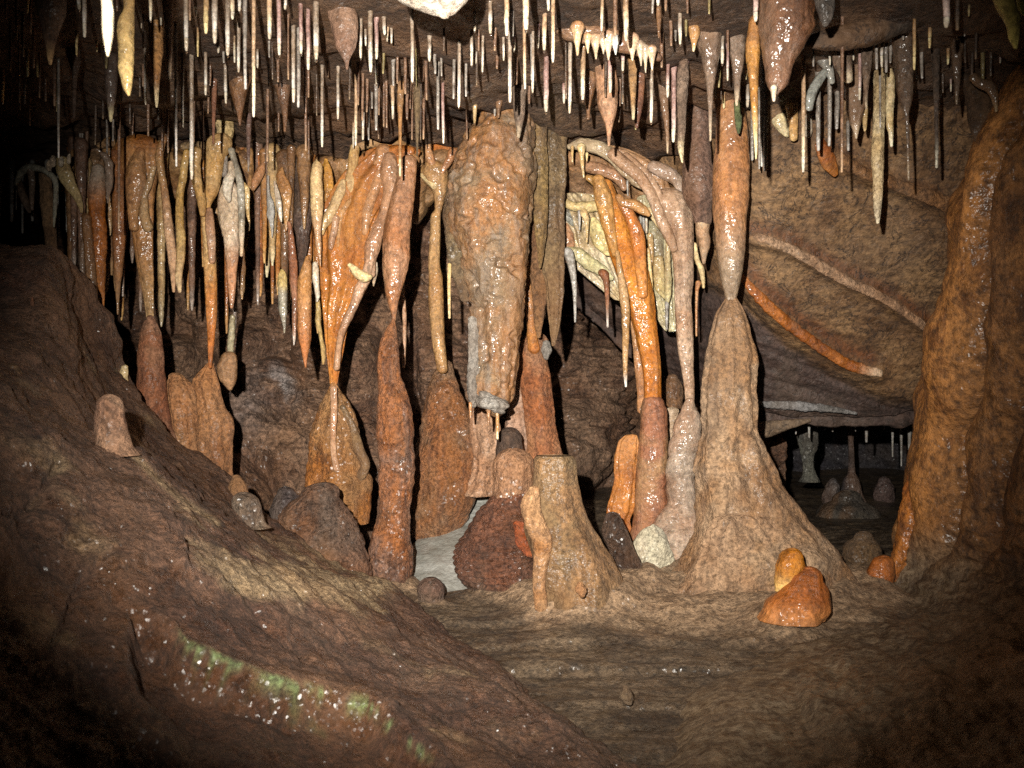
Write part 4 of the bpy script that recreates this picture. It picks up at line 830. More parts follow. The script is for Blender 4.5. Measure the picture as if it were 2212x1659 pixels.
thing('drapery', 'pale olive-cream ruffled curtain between amber and glossy columns', 'drapery', [
    ('sheet', body('V', [(430, 1378, 1440), (500, 1386, 1452), (600, 1396, 1464), (670, 1412, 1464), (712, 1436, 1462)], 3.5, .35, flute=.14, flute_n=11, amp=.2, lump=.2), M_WET, ('#c8c09c', '#b0a480', '#7c7460', '#e0dcc4')),
    ('ruffle', body('C2', [(400, 1165, 1215), (480, 1170, 1222), (560, 1180, 1222), (650, 1195, 1212)], 3.42, .7, amp=.2), M_WET, 'cream'), ('ruffle', body('C2', [(300, 1170, 1240), (420, 1190, 1300), (560, 1215, 1300), (640, 1225, 1270)], 3.48, .6, amp=.3, lump=.3), M_WET, ('#a09c80', '#888064', '#5c5848', '#c8c4a8')),
    ('ruffle', body('C2', [(590, 1220, 1300), (720, 1215, 1312), (820, 1222, 1322), (880, 1250, 1320), (925, 1295, 1318)], 3.42, .5, amp=.2), M_WET, ('#ccc090', '#b4a06c', '#80704c', '#e0d8b8')),
    ('rod', body('C2', [(250, 1322, 1352), (450, 1320, 1358), (640, 1312, 1362), (780, 1308, 1372), (900, 1310, 1365), (985, 1322, 1342)], 3.38, .9, amp=.15), M_WET, ('#c4b88c', '#ac9868', '#786848', '#dcd4b4')),
    ('drip', tube('C2', [(1112, 250, 22), (1115, 420, 18)], 3.36), M_STRAW, 'glass'), ('drip', tube('C2', [(1135, 250, 24), (1140, 480, 18)], 3.36), M_STRAW, 'glass'), ('drip', tube('C2', [(1160, 230, 26), (1160, 380, 18)], 3.36), M_STRAW, 'white'),
    ('drip', tube('C2', [(1330, 960, 34), (1328, 1180, 20)], 3.38), M_STRAW, 'glass'), ('drip', tube('C2', [(1175, 520, 30), (1190, 700, 34), (1215, 940, 16)], 3.36), M_STRAW, 'cream')])

# --- glossy pale column fed by the sweeping flow
gp = ('#b89c84', '#a88468', '#80644e', '#d0c4b4')
thing('column', 'glossy wet pinkish-grey column fed by a sweeping ruffled flow', 'column', [
    ('flow', tube('P3', [(560, 190, 90), (780, 240, 150), (950, 300, 190), (1180, 440, 240), (1380, 600, 260), (1480, 850, 270), (1560, 1100, 270), (1650, 1300, 280), (1715, 1500, 285)], 3.34, .6, amp=.1, flute=.07, flute_n=7), M_WET, ('#b08c6c', '#a07850', '#785c44', '#c8b09c')),
    ('fold', tube('P3', [(200, 185, 78), (380, 150, 169), (620, 205, 195), (800, 320, 182), (950, 470, 182), (1130, 660, 156), (1200, 745, 65)], 3.300, .8), M_WET, ('#b8ac90', '#a8987c', '#7c7058', '#d4ccb8')),
    ('fold', tube('P3', [(800, 280, 169), (980, 430, 182), (1170, 600, 169), (1310, 800, 150), (1400, 1000, 156), (1490, 1230, 162), (1590, 1440, 143), (1650, 1600, 104)], 3.250, .8), M_WET, gp),
    ('fold', tube('P3', [(980, 330, 143), (1150, 470, 143), (1300, 620, 130), (1420, 800, 117), (1480, 1000, 91)], 3.260, .8), M_WET, gp),
    ('fold', tube('P3', [(1350, 460, 169), (1550, 545, 208), (1700, 670, 156), (1755, 870, 91), (1860, 1030, 47)], 3.300, .8), M_WET, ('#a8988c', '#96806c', '#6c5c50', '#c4b8a8')),
    ('fold', tube('P3', [(1300, 1060, 91), (1400, 1190, 104), (1510, 1340, 91), (1600, 1480, 52)], 3.290, .8), M_WET, 'cream'),
    ('fold', tube('P3', [(400, 450, 130), (560, 480, 182), (750, 540, 156), (900, 650, 143), (960, 760, 91)], 3.360, .8), M_WET, ('#b08464', '#987050', '#6c5440', '#d0b8a0')),
    ('fold', tube('P3', [(440, 610, 65), (560, 660, 143), (660, 760, 195), (720, 900, 221), (760, 1040, 117)], 3.340, .7), M_WET, ('#c4a060', '#ac8040', '#7c5a34', '#e0d0a0')),
    ('drip', tube('P3', [(245, 190, 50), (243, 280, 36), (243, 392, 20)], 3.24), M_WET, 'cream'), ('drip', tube('P3', [(370, 190, 130), (375, 300, 75), (385, 450, 50), (402, 605, 20)], 3.22), M_WET, 'cream'), ('drip', tube('P3', [(445, 280, 44), (445, 380, 20)], 3.24), M_WET, 'cream'), ('drip', tube('P3', [(1005, 660, 30), (1012, 860, 20)], 3.2), M_STRAW, 'glass'),
    ('shaft', body('C2', [(150, 1215, 1540), (300, 1300, 1545), (420, 1350, 1548), (520, 1362, 1548), (640, 1378, 1548), (780, 1385, 1546), (950, 1390, 1530), (1150, 1398, 1545), (1350, 1420, 1550), (1500, 1445, 1550), (1660, 1470, 1558), (1800, 1482, 1556)], 3.3, .9, amp=.08, ridge=.03, ridge_n=30, flute=.03), M_WET, gp),
    ('stalagmite', body('C3', [(230, 1482, 1555), (270, 1462, 1565), (330, 1430, 1598), (420, 1395, 1612), (520, 1365, 1608), (620, 1345, 1590), (740, 1330, 1580), (840, 1320, 1570), (950, 1318, 1565), (1040, 1335, 1575), (1120, 1300, 1590), (1220, 1230, 1640), (1340, 1120, 1660), (1450, 1040, 1640), (1560, 1030, 1600), (1650, 1080, 1560), (1730, 1150, 1500)], 3.24, .8, amp=.15, ridge=.2, ridge_n=9, lump=.16, caps=(1, 0)), M_WET, ('#aa9684', '#a08068', '#70604e', '#ccc4b8')),
    ('foot', body('C3', [(1262, 1195, 1235), (1280, 1150, 1275), (1320, 1105, 1310), (1380, 1062, 1345), (1450, 1034, 1370), (1530, 1024, 1390), (1610, 1045, 1400), (1680, 1090, 1410), (1740, 1140, 1410)], 3.12, .5, amp=.3, lump=.34, flare=.2, caps=(1, 0)), M_DRY, ('#dcd8c4', '#c4baa0', '#9c8c74', '#e8e8dc'), 'creamy white foot')])
simple('stalactite', 'bone-coloured chip wedged between two pillars', 'flowstone', body('C3', [(310, 1310, 1430), (380, 1325, 1410), (500, 1340, 1385), (640, 1340, 1365)], 3.5, .5), M_DRY, 'white')
simple('stalagmite', 'dim rounded hump in shadow behind the brown jointed pillar', 'stalagmite', body('C3', [(40, 1330, 1420), (80, 1300, 1450), (160, 1290, 1470), (290, 1290, 1450)], 3.9, .8, caps=(1, 0)), M_DRY, 'brown')
simple('stalactite', 'short ivory stub hanging at the edge of the glossy column', 'stalactite', body('C2', [(480, 1540, 1580), (600, 1555, 1600), (690, 1590, 1640), (780, 1612, 1646), (835, 1622, 1645)], 3.36, .9), M_WET, 'cream')
simple('stalactite', 'thin tan drip hanging between glossy column and big column', 'stalactite', tube('C2', [(1590, 800, 50), (1578, 870, 28), (1574, 1050, 20), (1574, 1235, 16)], 3.36), M_STRAW, 'tan')

# --- the big column
thing('column', 'biggest column, hourglass-waisted with skirt-like base spreading on the floor', 'column', [
    ('stalactite', body('V', [(170, 1562, 1580), (205, 1553, 1594), (240, 1548, 1608), (300, 1546, 1617), (370, 1541, 1618), (430, 1540, 1616), (490, 1544, 1611), (540, 1548, 1608), (580, 1554, 1604), (610, 1560, 1599), (635, 1565, 1593), (652, 1568, 1589)], 2.98, .95, amp=.1, ridge=.02, ridge_n=26, tip=(.6, .9), lump=.05), M_WET, ('#b88c68', '#b07848', '#80584a', '#968068')),
    ('stalagmite', body('V', [(645, 1567, 1591), (660, 1558, 1600), (680, 1546, 1610), (710, 1538, 1619), (750, 1530, 1627), (800, 1522, 1634), (850, 1519, 1635), (900, 1514, 1637), (940, 1511, 1640), (975, 1506, 1652), (1010, 1502, 1668), (1050, 1503, 1692), (1090, 1507, 1722), (1120, 1510, 1745), (1150, 1504, 1772), (1180, 1492, 1798), (1210, 1478, 1820), (1245, 1462, 1838), (1280, 1444, 1846), (1315, 1425, 1852), (1350, 1405, 1858)], 2.98, .8, amp=.14, flute=.05, flute_n=9, lump=.24, ridge=.015, ridge_n=40, freq=8, maxr=.2, caps=(1, 0)), M_DRY, ('#a88a6c', '#9c744e', '#6e5a4c', '#c0aa94')),
    ('skirt', body('V', [(1130, 1540, 1680), (1180, 1515, 1745), (1230, 1490, 1770), (1270, 1462, 1760), (1310, 1430, 1740), (1345, 1400, 1720)], 2.86, .34, amp=.14, lump=.4, flute=.03, flute_n=15, ridge=.04, ridge_n=14, freq=9, caps=(1, 0)), M_DRY, ('#aa8a6c', '#9c7858', '#78604c', '#c0a88c'))])
thing('stalactite', 'matt grey-brown stalactite with knee-like bulge and cream lower end', 'stalactite', [
    ('shaft', body('C', [(600, 1560, 1640), (700, 1530, 1660), (900, 1500, 1680), (1100, 1485, 1690), (1300, 1475, 1700), (1450, 1455, 1725), (1560, 1455, 1735), (1660, 1480, 1720), (1750, 1530, 1700), (1820, 1550, 1700)], 3.1, .9, amp=.12, lump=.08), M_DRY, ('#80685a', '#74584a', '#544439', '#a89080')),
    ('tip', body('C2', [(120, 1545, 1700), (200, 1558, 1695), (300, 1568, 1690), (380, 1570, 1680), (440, 1592, 1690), (500, 1598, 1685), (560, 1610, 1665), (630, 1622, 1650)], 3.1, .9, amp=.14), M_WET, ('#c0a888', '#a88464', '#7c604c', '#e0d0ac'), 'cream waxy lower end')])

# --- ribs on the slab
def slabY(u, v):
    b = np.interp(u, us_s, vb_s); t = (v - 185) / (b - 185)
    return 2.95 + .85 * t - .05 * math.sin(t * 3.1) + np.interp(u, [1350, 1450, 1550, 1640], [.5, .4, .16, 0])
us_s = [1130, 1250, 1350, 1450, 1550, 1640, 1750, 1850, 1950, 2050, 2170, 2330]; vb_s = [545, 650, 745, 820, 870, 895, 902, 905, 900, 890, 885, 880]
def rib(pts, off=.034, depth=.6, **k):
    pts = [(u, v, w * .85) for u, v, w in pts]
    return tube('V', [(u, v, w, slabY(u, v) - 3.3 - off) for u, v, w in pts], 3.3, depth, **k)
thing('flowstone_rib', 'long pinkish saw-edged rib crossing the limestone slab', 'flowstone rib', [
    ('rib', rib([(1606, 505, 20), (1650, 516, 22), (1700, 535, 24), (1740, 556, 26), (1790, 585, 27), (1840, 612, 26), (1890, 634, 24), (1940, 665, 22), (1980, 692, 20), (2015, 722, 18)], amp=.4, lump=.3, ridge=.3, ridge_n=70), M_DRY, ('#c8a484', '#b88c68', '#8c684c', '#d8bc9c'))])
thing('flowstone_rib', 'thick orange rib running down to a pale blunt end on the slab', 'flowstone rib', [
    ('rib', rib(off=.055, pts=[(1596, 590, 16), (1625, 625, 24), (1660, 662, 30), (1700, 696, 30), (1740, 728, 28), (1790, 762, 28), (1835, 788, 28), (1870, 800, 26), (1902, 806, 20)], amp=.4, lump=.35, tip=(.82, .95)), M_WET, ('#b06828', '#94501c', '#603010', '#d0b090'))])
thing('flowstone_rib', 'upper rib on the slab, orange flap then tan ledge', 'flowstone rib', [
    ('ledge', rib([(1800, 330, 26), (1835, 358, 34), (1870, 374, 30), (1910, 388, 30), (1950, 404, 32), (1990, 418, 34), (2030, 434, 38), (2070, 456, 40)], off=.035, amp=.35), M_DRY, ('#a07854', '#8c6038', '#644632', '#c09c74')),
    ('flap', rib([(1770, 308, 30), (1785, 340, 44), (1800, 366, 30), (1806, 378, 14)], off=.08, depth=.5), M_WET, ('#b06c2c', '#985018', '#643010', '#c89458'))])
simple('flowstone_lump', 'crinkled grey popcorn patch on the dark upper slab', 'flowstone', tube('D', [(1560, 760, 50), (1600, 850, 90), (1640, 960, 60), (1560, 1020, 50), (1540, 1180, 60), (1640, 1250, 90), (1700, 1320, 60), (1640, 1400, 40)], 3.2, .5, amp=.5, lump=.6), M_DRY, ('#706c66', '#5c5852', '#403c38', '#989490'))

# --- stalagmites under the right column
simple('stalagmite', 'small bright honey-yellow stalagmite against the skirt of the biggest column', 'stalagmite', body('R4', [(92, 362, 548), (150, 335, 562), (230, 328, 520), (330, 330, 450)], 2.6, .9, tip=(.2, 1), flare=0, caps=(1, 0)), M_WET, ('#b8741c', '#a05a10', '#6c340a', '#e0b468'))
simple('stalagmite', 'glossy orange bell-shaped stalagmite in front of the honey-yellow one', 'stalagmite', body('R4', [(255, 440, 696), (285, 412, 712), (330, 375, 725), (390, 300, 735), (440, 255, 738), (490, 240, 728), (545, 200, 690)], 2.58, .85, flute=.02, flute_n=7, lump=.12, flare=0, tip=(.35, .9), caps=(1, 0)), M_WET, ('#8c4c1c', '#9c561c', '#54300f', '#c88044'))
simple('stalagmite', 'ribbed dark-orange stub against the flowstone wall', 'stalagmite', body('R4', [(135, 1052, 1216), (170, 1030, 1220), (250, 1005, 1215), (320, 985, 1180), (400, 940, 1080)], 2.92, .9, ridge=.06, ridge_n=10, caps=(1, 0)), M_WET, ('#a86024', '#8c4a18', '#542c10', '#c08850'))
simple('stalagmite', 'dim brown dome in the gap beside the biggest column', 'stalagmite', body('D3', [(1370, 800, 960), (1400, 755, 1000), (1450, 725, 1030), (1520, 715, 1045), (1590, 735, 1030), (1640, 750, 1000)], 3.35, .8, ridge=.05, ridge_n=9), M_DRY, ('#745838', '#604830', '#40301f', '#8c7050'))

# --- far formations in the low passage
fg = ('#767468', '#605e58', '#403f3e', '#a0a098')
simple('column', 'stubby greenish-grey column far back in the low passage', 'column', body('D3', [(330, 300, 500), (420, 315, 495), (520, 330, 492), (620, 345, 492), (690, 365, 470), (760, 375, 468), (830, 380, 480), (900, 360, 500)], 4.9, .8, amp=.25, lump=.2, caps=(1, 0)), M_CRY, fg)
simple('column', 'slender dim column on conical foot far back in the passage', 'column', body('D3', [(330, 730, 800), (450, 742, 800), (560, 752, 800), (700, 755, 806), (820, 752, 812), (870, 725, 835), (950, 700, 858), (1040, 680, 880), (1120, 660, 900)], 5.4, .9, amp=.16, caps=(1, 0)), M_CRY, ('#6a6260', '#5a5254', '#3c3a3c', '#908a8c'))
simple('stalagmite', 'two-knobbed grey lump far back beside the slender dim column', 'stalagmite', body('D3', [(900, 590, 660), (940, 555, 680), (1000, 545, 685), (1060, 540, 700)], 5.3, .9, amp=.35, lump=.5), M_CRY, ('#706a68', '#5c5656', '#403c3e', '#989090'))
simple('stalagmite', 'round mauve-brown boulder-like lump far back in the passage', 'stalagmite', body('D3', [(905, 1000, 1110), (950, 975, 1140), (1020, 965, 1145), (1080, 985, 1140)], 5.6, .9, amp=.2, lump=.2), M_CRY, ('#6e5a54', '#5c4a48', '#403434', '#8c7c78'))
simple('stalagmite', 'wide low mound at the foot of the slender dim column', 'stalagmite', body('D3', [(1060, 620, 860), (1120, 520, 950), (1200, 480, 1000), (1300, 500, 1050)], 5.0, .8, amp=.25, lump=.3, caps=(1, 0)), M_CRY, ('#625a4e', '#504840', '#363230', '#847c70'))
ft = [(320, 330, 500, 22, 4.3), (430, 380, 530, 26, 4.25), (500, 380, 460, 20, 4.5), (625, 360, 480, 22, 4.3), (655, 360, 420, 18, 4.3), (870, 340, 420, 20, 4.4), (905, 340, 565, 34, 4.4), (925, 340, 480, 22, 4.6), (815, 350, 480, 16, 4.3), (1122, 430, 690, 20, 4.7), (1195, 500, 768, 22, 4.8), (1262, 520, 745, 26, 4.6), (1350, 580, 705, 22, 4.6), (560, 360, 470, 18, 4.8), (1050, 380, 470, 20, 4.9), (1290, 400, 540, 24, 4.8)]
OR_ = ['first', 'second', 'third', 'fourth', 'fifth', 'sixth', 'seventh', 'eighth', 'ninth', 'tenth', 'eleventh', 'twelfth', 'thirteenth', 'fourteenth', 'fifteenth', 'sixteenth']
ft.sort()
for i, (x, a, b, w, Y) in enumerate(ft):
    simple('stalactite', f'tiny dim stalactite under the slab edge, {OR_[i]} along from the biggest column', 'stalactite', body('D3', [(a - 40, x - w * .6, x + w * .6), ((a + b) / 2, x - w * .42, x + w * .42), (b, x - w * .28, x + w * .28)], Y, 1), M_STRAW, 'glass', group='tiny stalactites over the low passage')

# --- hanging masses near the ceiling
thing('stalactite', 'bulbous shiny brown mass hanging from the ceiling with stubby white nipple', 'stalactite', [
    ('mass', body('D', [(-140, -40, 480), (0, 0, 470), (120, 10, 460), (220, 20, 470), (300, 30, 430), (400, 35, 380), (480, 48, 320), (560, 58, 290), (640, 62, 280), (700, 80, 262), (750, 105, 210), (775, 120, 180)], 2.08, .85, amp=.16, lump=.3, freq=8), M_WET, ('#7c5a44', '#704a30', '#4a3226', '#a89078')),
    ('nipple', body('D', [(730, 108, 165), (780, 115, 158), (832, 125, 150)], 2.05), M_STRAW, 'white'),
    ('lobe', body('D', [(-160, 440, 660), (-20, 470, 645), (80, 500, 638), (150, 520, 622), (200, 540, 590)], 2.0, .9, lump=.15), M_DRY, ('#5a5048', '#4c443c', '#35302c', '#8a8880'), 'smooth dark lobe')])
simple('rock_ledge', 'dark tilted ledge of ceiling rock above the slab', 'rock', tube('D', [(400, 350, 90), (560, 330, 170), (740, 300, 210), (950, 260, 230), (1150, 190, 200), (1320, 130, 180), (1500, 60, 160)], 2.32, .8, amp=.2, lump=.2), M_SLAB, ('#4c3c2e', '#403226', '#2a211b', '#705c48'))
thing('flowstone_shield', 'fat cream lobes bulging under the brown hanging mass', 'flowstone', [
    ('lobe', body('D', [(770, 205, 245), (830, 165, 265), (920, 120, 275), (1000, 112, 270), (1060, 150, 268), (1125, 215, 262)], 3.02, .7, amp=.12), M_WET, ('#ecdcb0', '#dcc48c', '#b09468', '#f4ecd0')),
    ('lobe', body('D', [(770, 235, 310), (860, 232, 335), (960, 248, 338), (1060, 262, 336), (1150, 270, 332)], 2.97, .7, amp=.12), M_WET, ('#dcb880', '#cc9c60', '#947046', '#ecd0a0')),
    ('lobe', body('D', [(820, 398, 470), (900, 396, 462), (1010, 394, 455), (1090, 392, 458), (1125, 400, 445)], 3.02, .8), M_WET, 'white')])
thing('flowstone_shield', 'grey crossed ribs of flowstone by the dark ledge', 'flowstone', [
    ('rib', tube('D', [(480, 430, 90), (540, 480, 110), (590, 570, 80), (620, 680, 50)], 2.6, .7, amp=.2), M_WET, ('#9c9a90', '#86827a', '#5c5850', '#c8c8c0')), ('rib', tube('D', [(560, 600, 70), (500, 680, 80), (450, 780, 80), (430, 900, 60)], 2.6, .7), M_WET, ('#94948c', '#808078', '#585650', '#c0c0b8'))])
thing('drip_ledge', 'ceiling ledge fringed with a row of white-rooted drips', 'flowstone', [
    ('ledge', tube('C', [(400, 200, 110), (560, 255, 170), (760, 300, 170), (980, 360, 160), (1150, 420, 120), (1260, 480, 60)], 2.38, .9, amp=.2, lump=.2), M_WET, ('#8c6c50', '#7a5840', '#543e30', '#c8c0b8'))] +
    [('fringe', tube('C', [(x, y - 70, w * 1.6), (x, y - 10, w), (x + 2, y + l * .8, w * .5), (x + 3, y + l * 1.7, w * .22)], 2.31, .9, amp=.25, tip=(0, .5)), M_WET, t) for x, y, w, l, t in
     ((585, 300, 80, 90, 'tan'), (672, 370, 46, 40, 'tan'), (738, 385, 60, 60, 'pink'), (800, 385, 44, 36, 'greyb'), (842, 375, 74, 70, 'pink'), (902, 390, 50, 36, 'grey'), (1040, 395, 80, 60, 'pink'), (1112, 440, 56, 60, 'greyb'), (1150, 465, 46, 80, 'greyb'), (1205, 480, 56, 60, 'pink'))])
simple('stalactite', 'flat triangular pinkish-brown stalactite with tiny clear tip', 'stalactite', body('B', [(85, 615, 850), (130, 622, 865), (200, 640, 870), (300, 662, 868), (400, 690, 850), (460, 725, 815), (510, 755, 795), (575, 770, 785)], 2.24, .55, amp=.07, caps=(0, 1)), M_DRY, ('#8c705e', '#7e6050', '#5c473c', '#a89484'))
simple('boulder', 'glaring white rounded rock dipping through the top of the view', 'rock', body('B', [(-1480, 1000, 1950), (-600, 1060, 1900), (-260, 1150, 1850), (-100, 1160, 1830), (0, 1205, 1790), (50, 1300, 1740), (90, 1400, 1700), (120, 1480, 1660), (136, 1540, 1620)], 1.8, .6, amp=.08), M_DRY, ('#dcd0c0', '#c8b8a4', '#a89480', '#f0e8e0'))
simple('stalactite', 'overexposed white stalactite close to the lens', 'stalactite', body('A', [(-2900, 780, 1000), (-200, 820, 960), (0, 842, 930), (100, 848, 940), (200, 850, 938), (300, 856, 932), (400, 872, 918), (460, 885, 902)], 1.15, .95, amp=.08), M_WET, ('#f0e8d4', '#e8dcc0', '#d8c8a0', '#ffffff'))
simple('stalactite', 'thick brown-sided stalactite with ragged cream end', 'stalactite', body('A', [(-850, 980, 1130), (-150, 1000, 1110), (60, 1030, 1112), (170, 985, 1112), (260, 972, 1110), (400, 985, 1108), (560, 985, 1105), (660, 1005, 1098), (730, 1020, 1090), (785, 1055, 1078)], 1.75, .9, amp=.12, tip=(.35, .95)), M_WET, ('#94703c', '#84582c', '#5a3c20', '#d8b878'))
simple('stalactite', 'broad dark brown cone in the shadowed ceiling corner', 'stalactite', body('A', [(-450, 200, 620), (-150, 260, 560), (0, 290, 540), (100, 315, 535), (200, 345, 510), (300, 360, 475), (400, 385, 450), (470, 392, 440), (530, 405, 430)], 1.95, .85, amp=.1, tip=(.8, 1)), M_DRY, ('#6a4c36', '#58402e', '#3c2c22', '#b08c60'))
simple('stalactite', 'amber bottle-shaped stalactite with long white point', 'stalactite', body('C', [(170, 2010, 2120), (230, 2005, 2110), (300, 1992, 2098), (380, 1982, 2100), (450, 1985, 2100), (550, 1995, 2092), (700, 2012, 2086), (850, 2026, 2084), (1000, 2036, 2086), (1100, 2045, 2082), (1230, 2056, 2080), (1315, 2062, 2074)], 2.12, .95, tip=(.55, .95), amp=.1), M_WET, ('#c08428', '#b07020', '#704a1c', '#ecd8a0'))
simple('stalactite', 'blurred cream-tipped stalactite in the black top corner', 'stalactite', body('D', [(-2500, 1850, 2180), (-200, 1930, 2120), (0, 1965, 2130), (60, 1990, 2150), (130, 2030, 2170), (200, 2065, 2178), (260, 2080, 2172), (320, 2090, 2168), (392, 2125, 2158)], 1.5, .9, tip=(.7, 1), amp=.15), M_DRY, ('#6c4428', '#5c3c20', '#3c2814', '#c8b460'))
simple('stalactite', 'yellow-green stub cut by the top corner of the view', 'stalactite', body('D', [(-2900, 2100, 2320), (-200, 2150, 2290), (0, 2155, 2275), (60, 2165, 2265), (105, 2190, 2240)], 1.4, .9), M_DRY, ('#a0a030', '#807c28', '#585418', '#c0c058'))
simple('stalactite', 'large dark pear-shaped mass beside the flowstone wall', 'stalactite', body('D', [(620, 1670, 1740), (680, 1680, 1900), (760, 1720, 1980), (900, 1745, 1985), (1000, 1755, 1960), (1080, 1775, 1910), (1160, 1800, 1850)], 2.7, .8, amp=.14), M_DRY, ('#54402c', '#483624', '#30251b', '#70583c'))
simple('stalactite', 'stepped brown snout with pale point above the pear-shaped mass', 'stalactite', tube('D', [(1790, 640, 70), (1850, 690, 80), (1930, 720, 90), (1965, 790, 70), (1975, 850, 42), (1982, 920, 22)], 2.55, tip=(.7, 1)), M_WET, ('#7c5c3c', '#64482e', '#443222', '#b09870'))
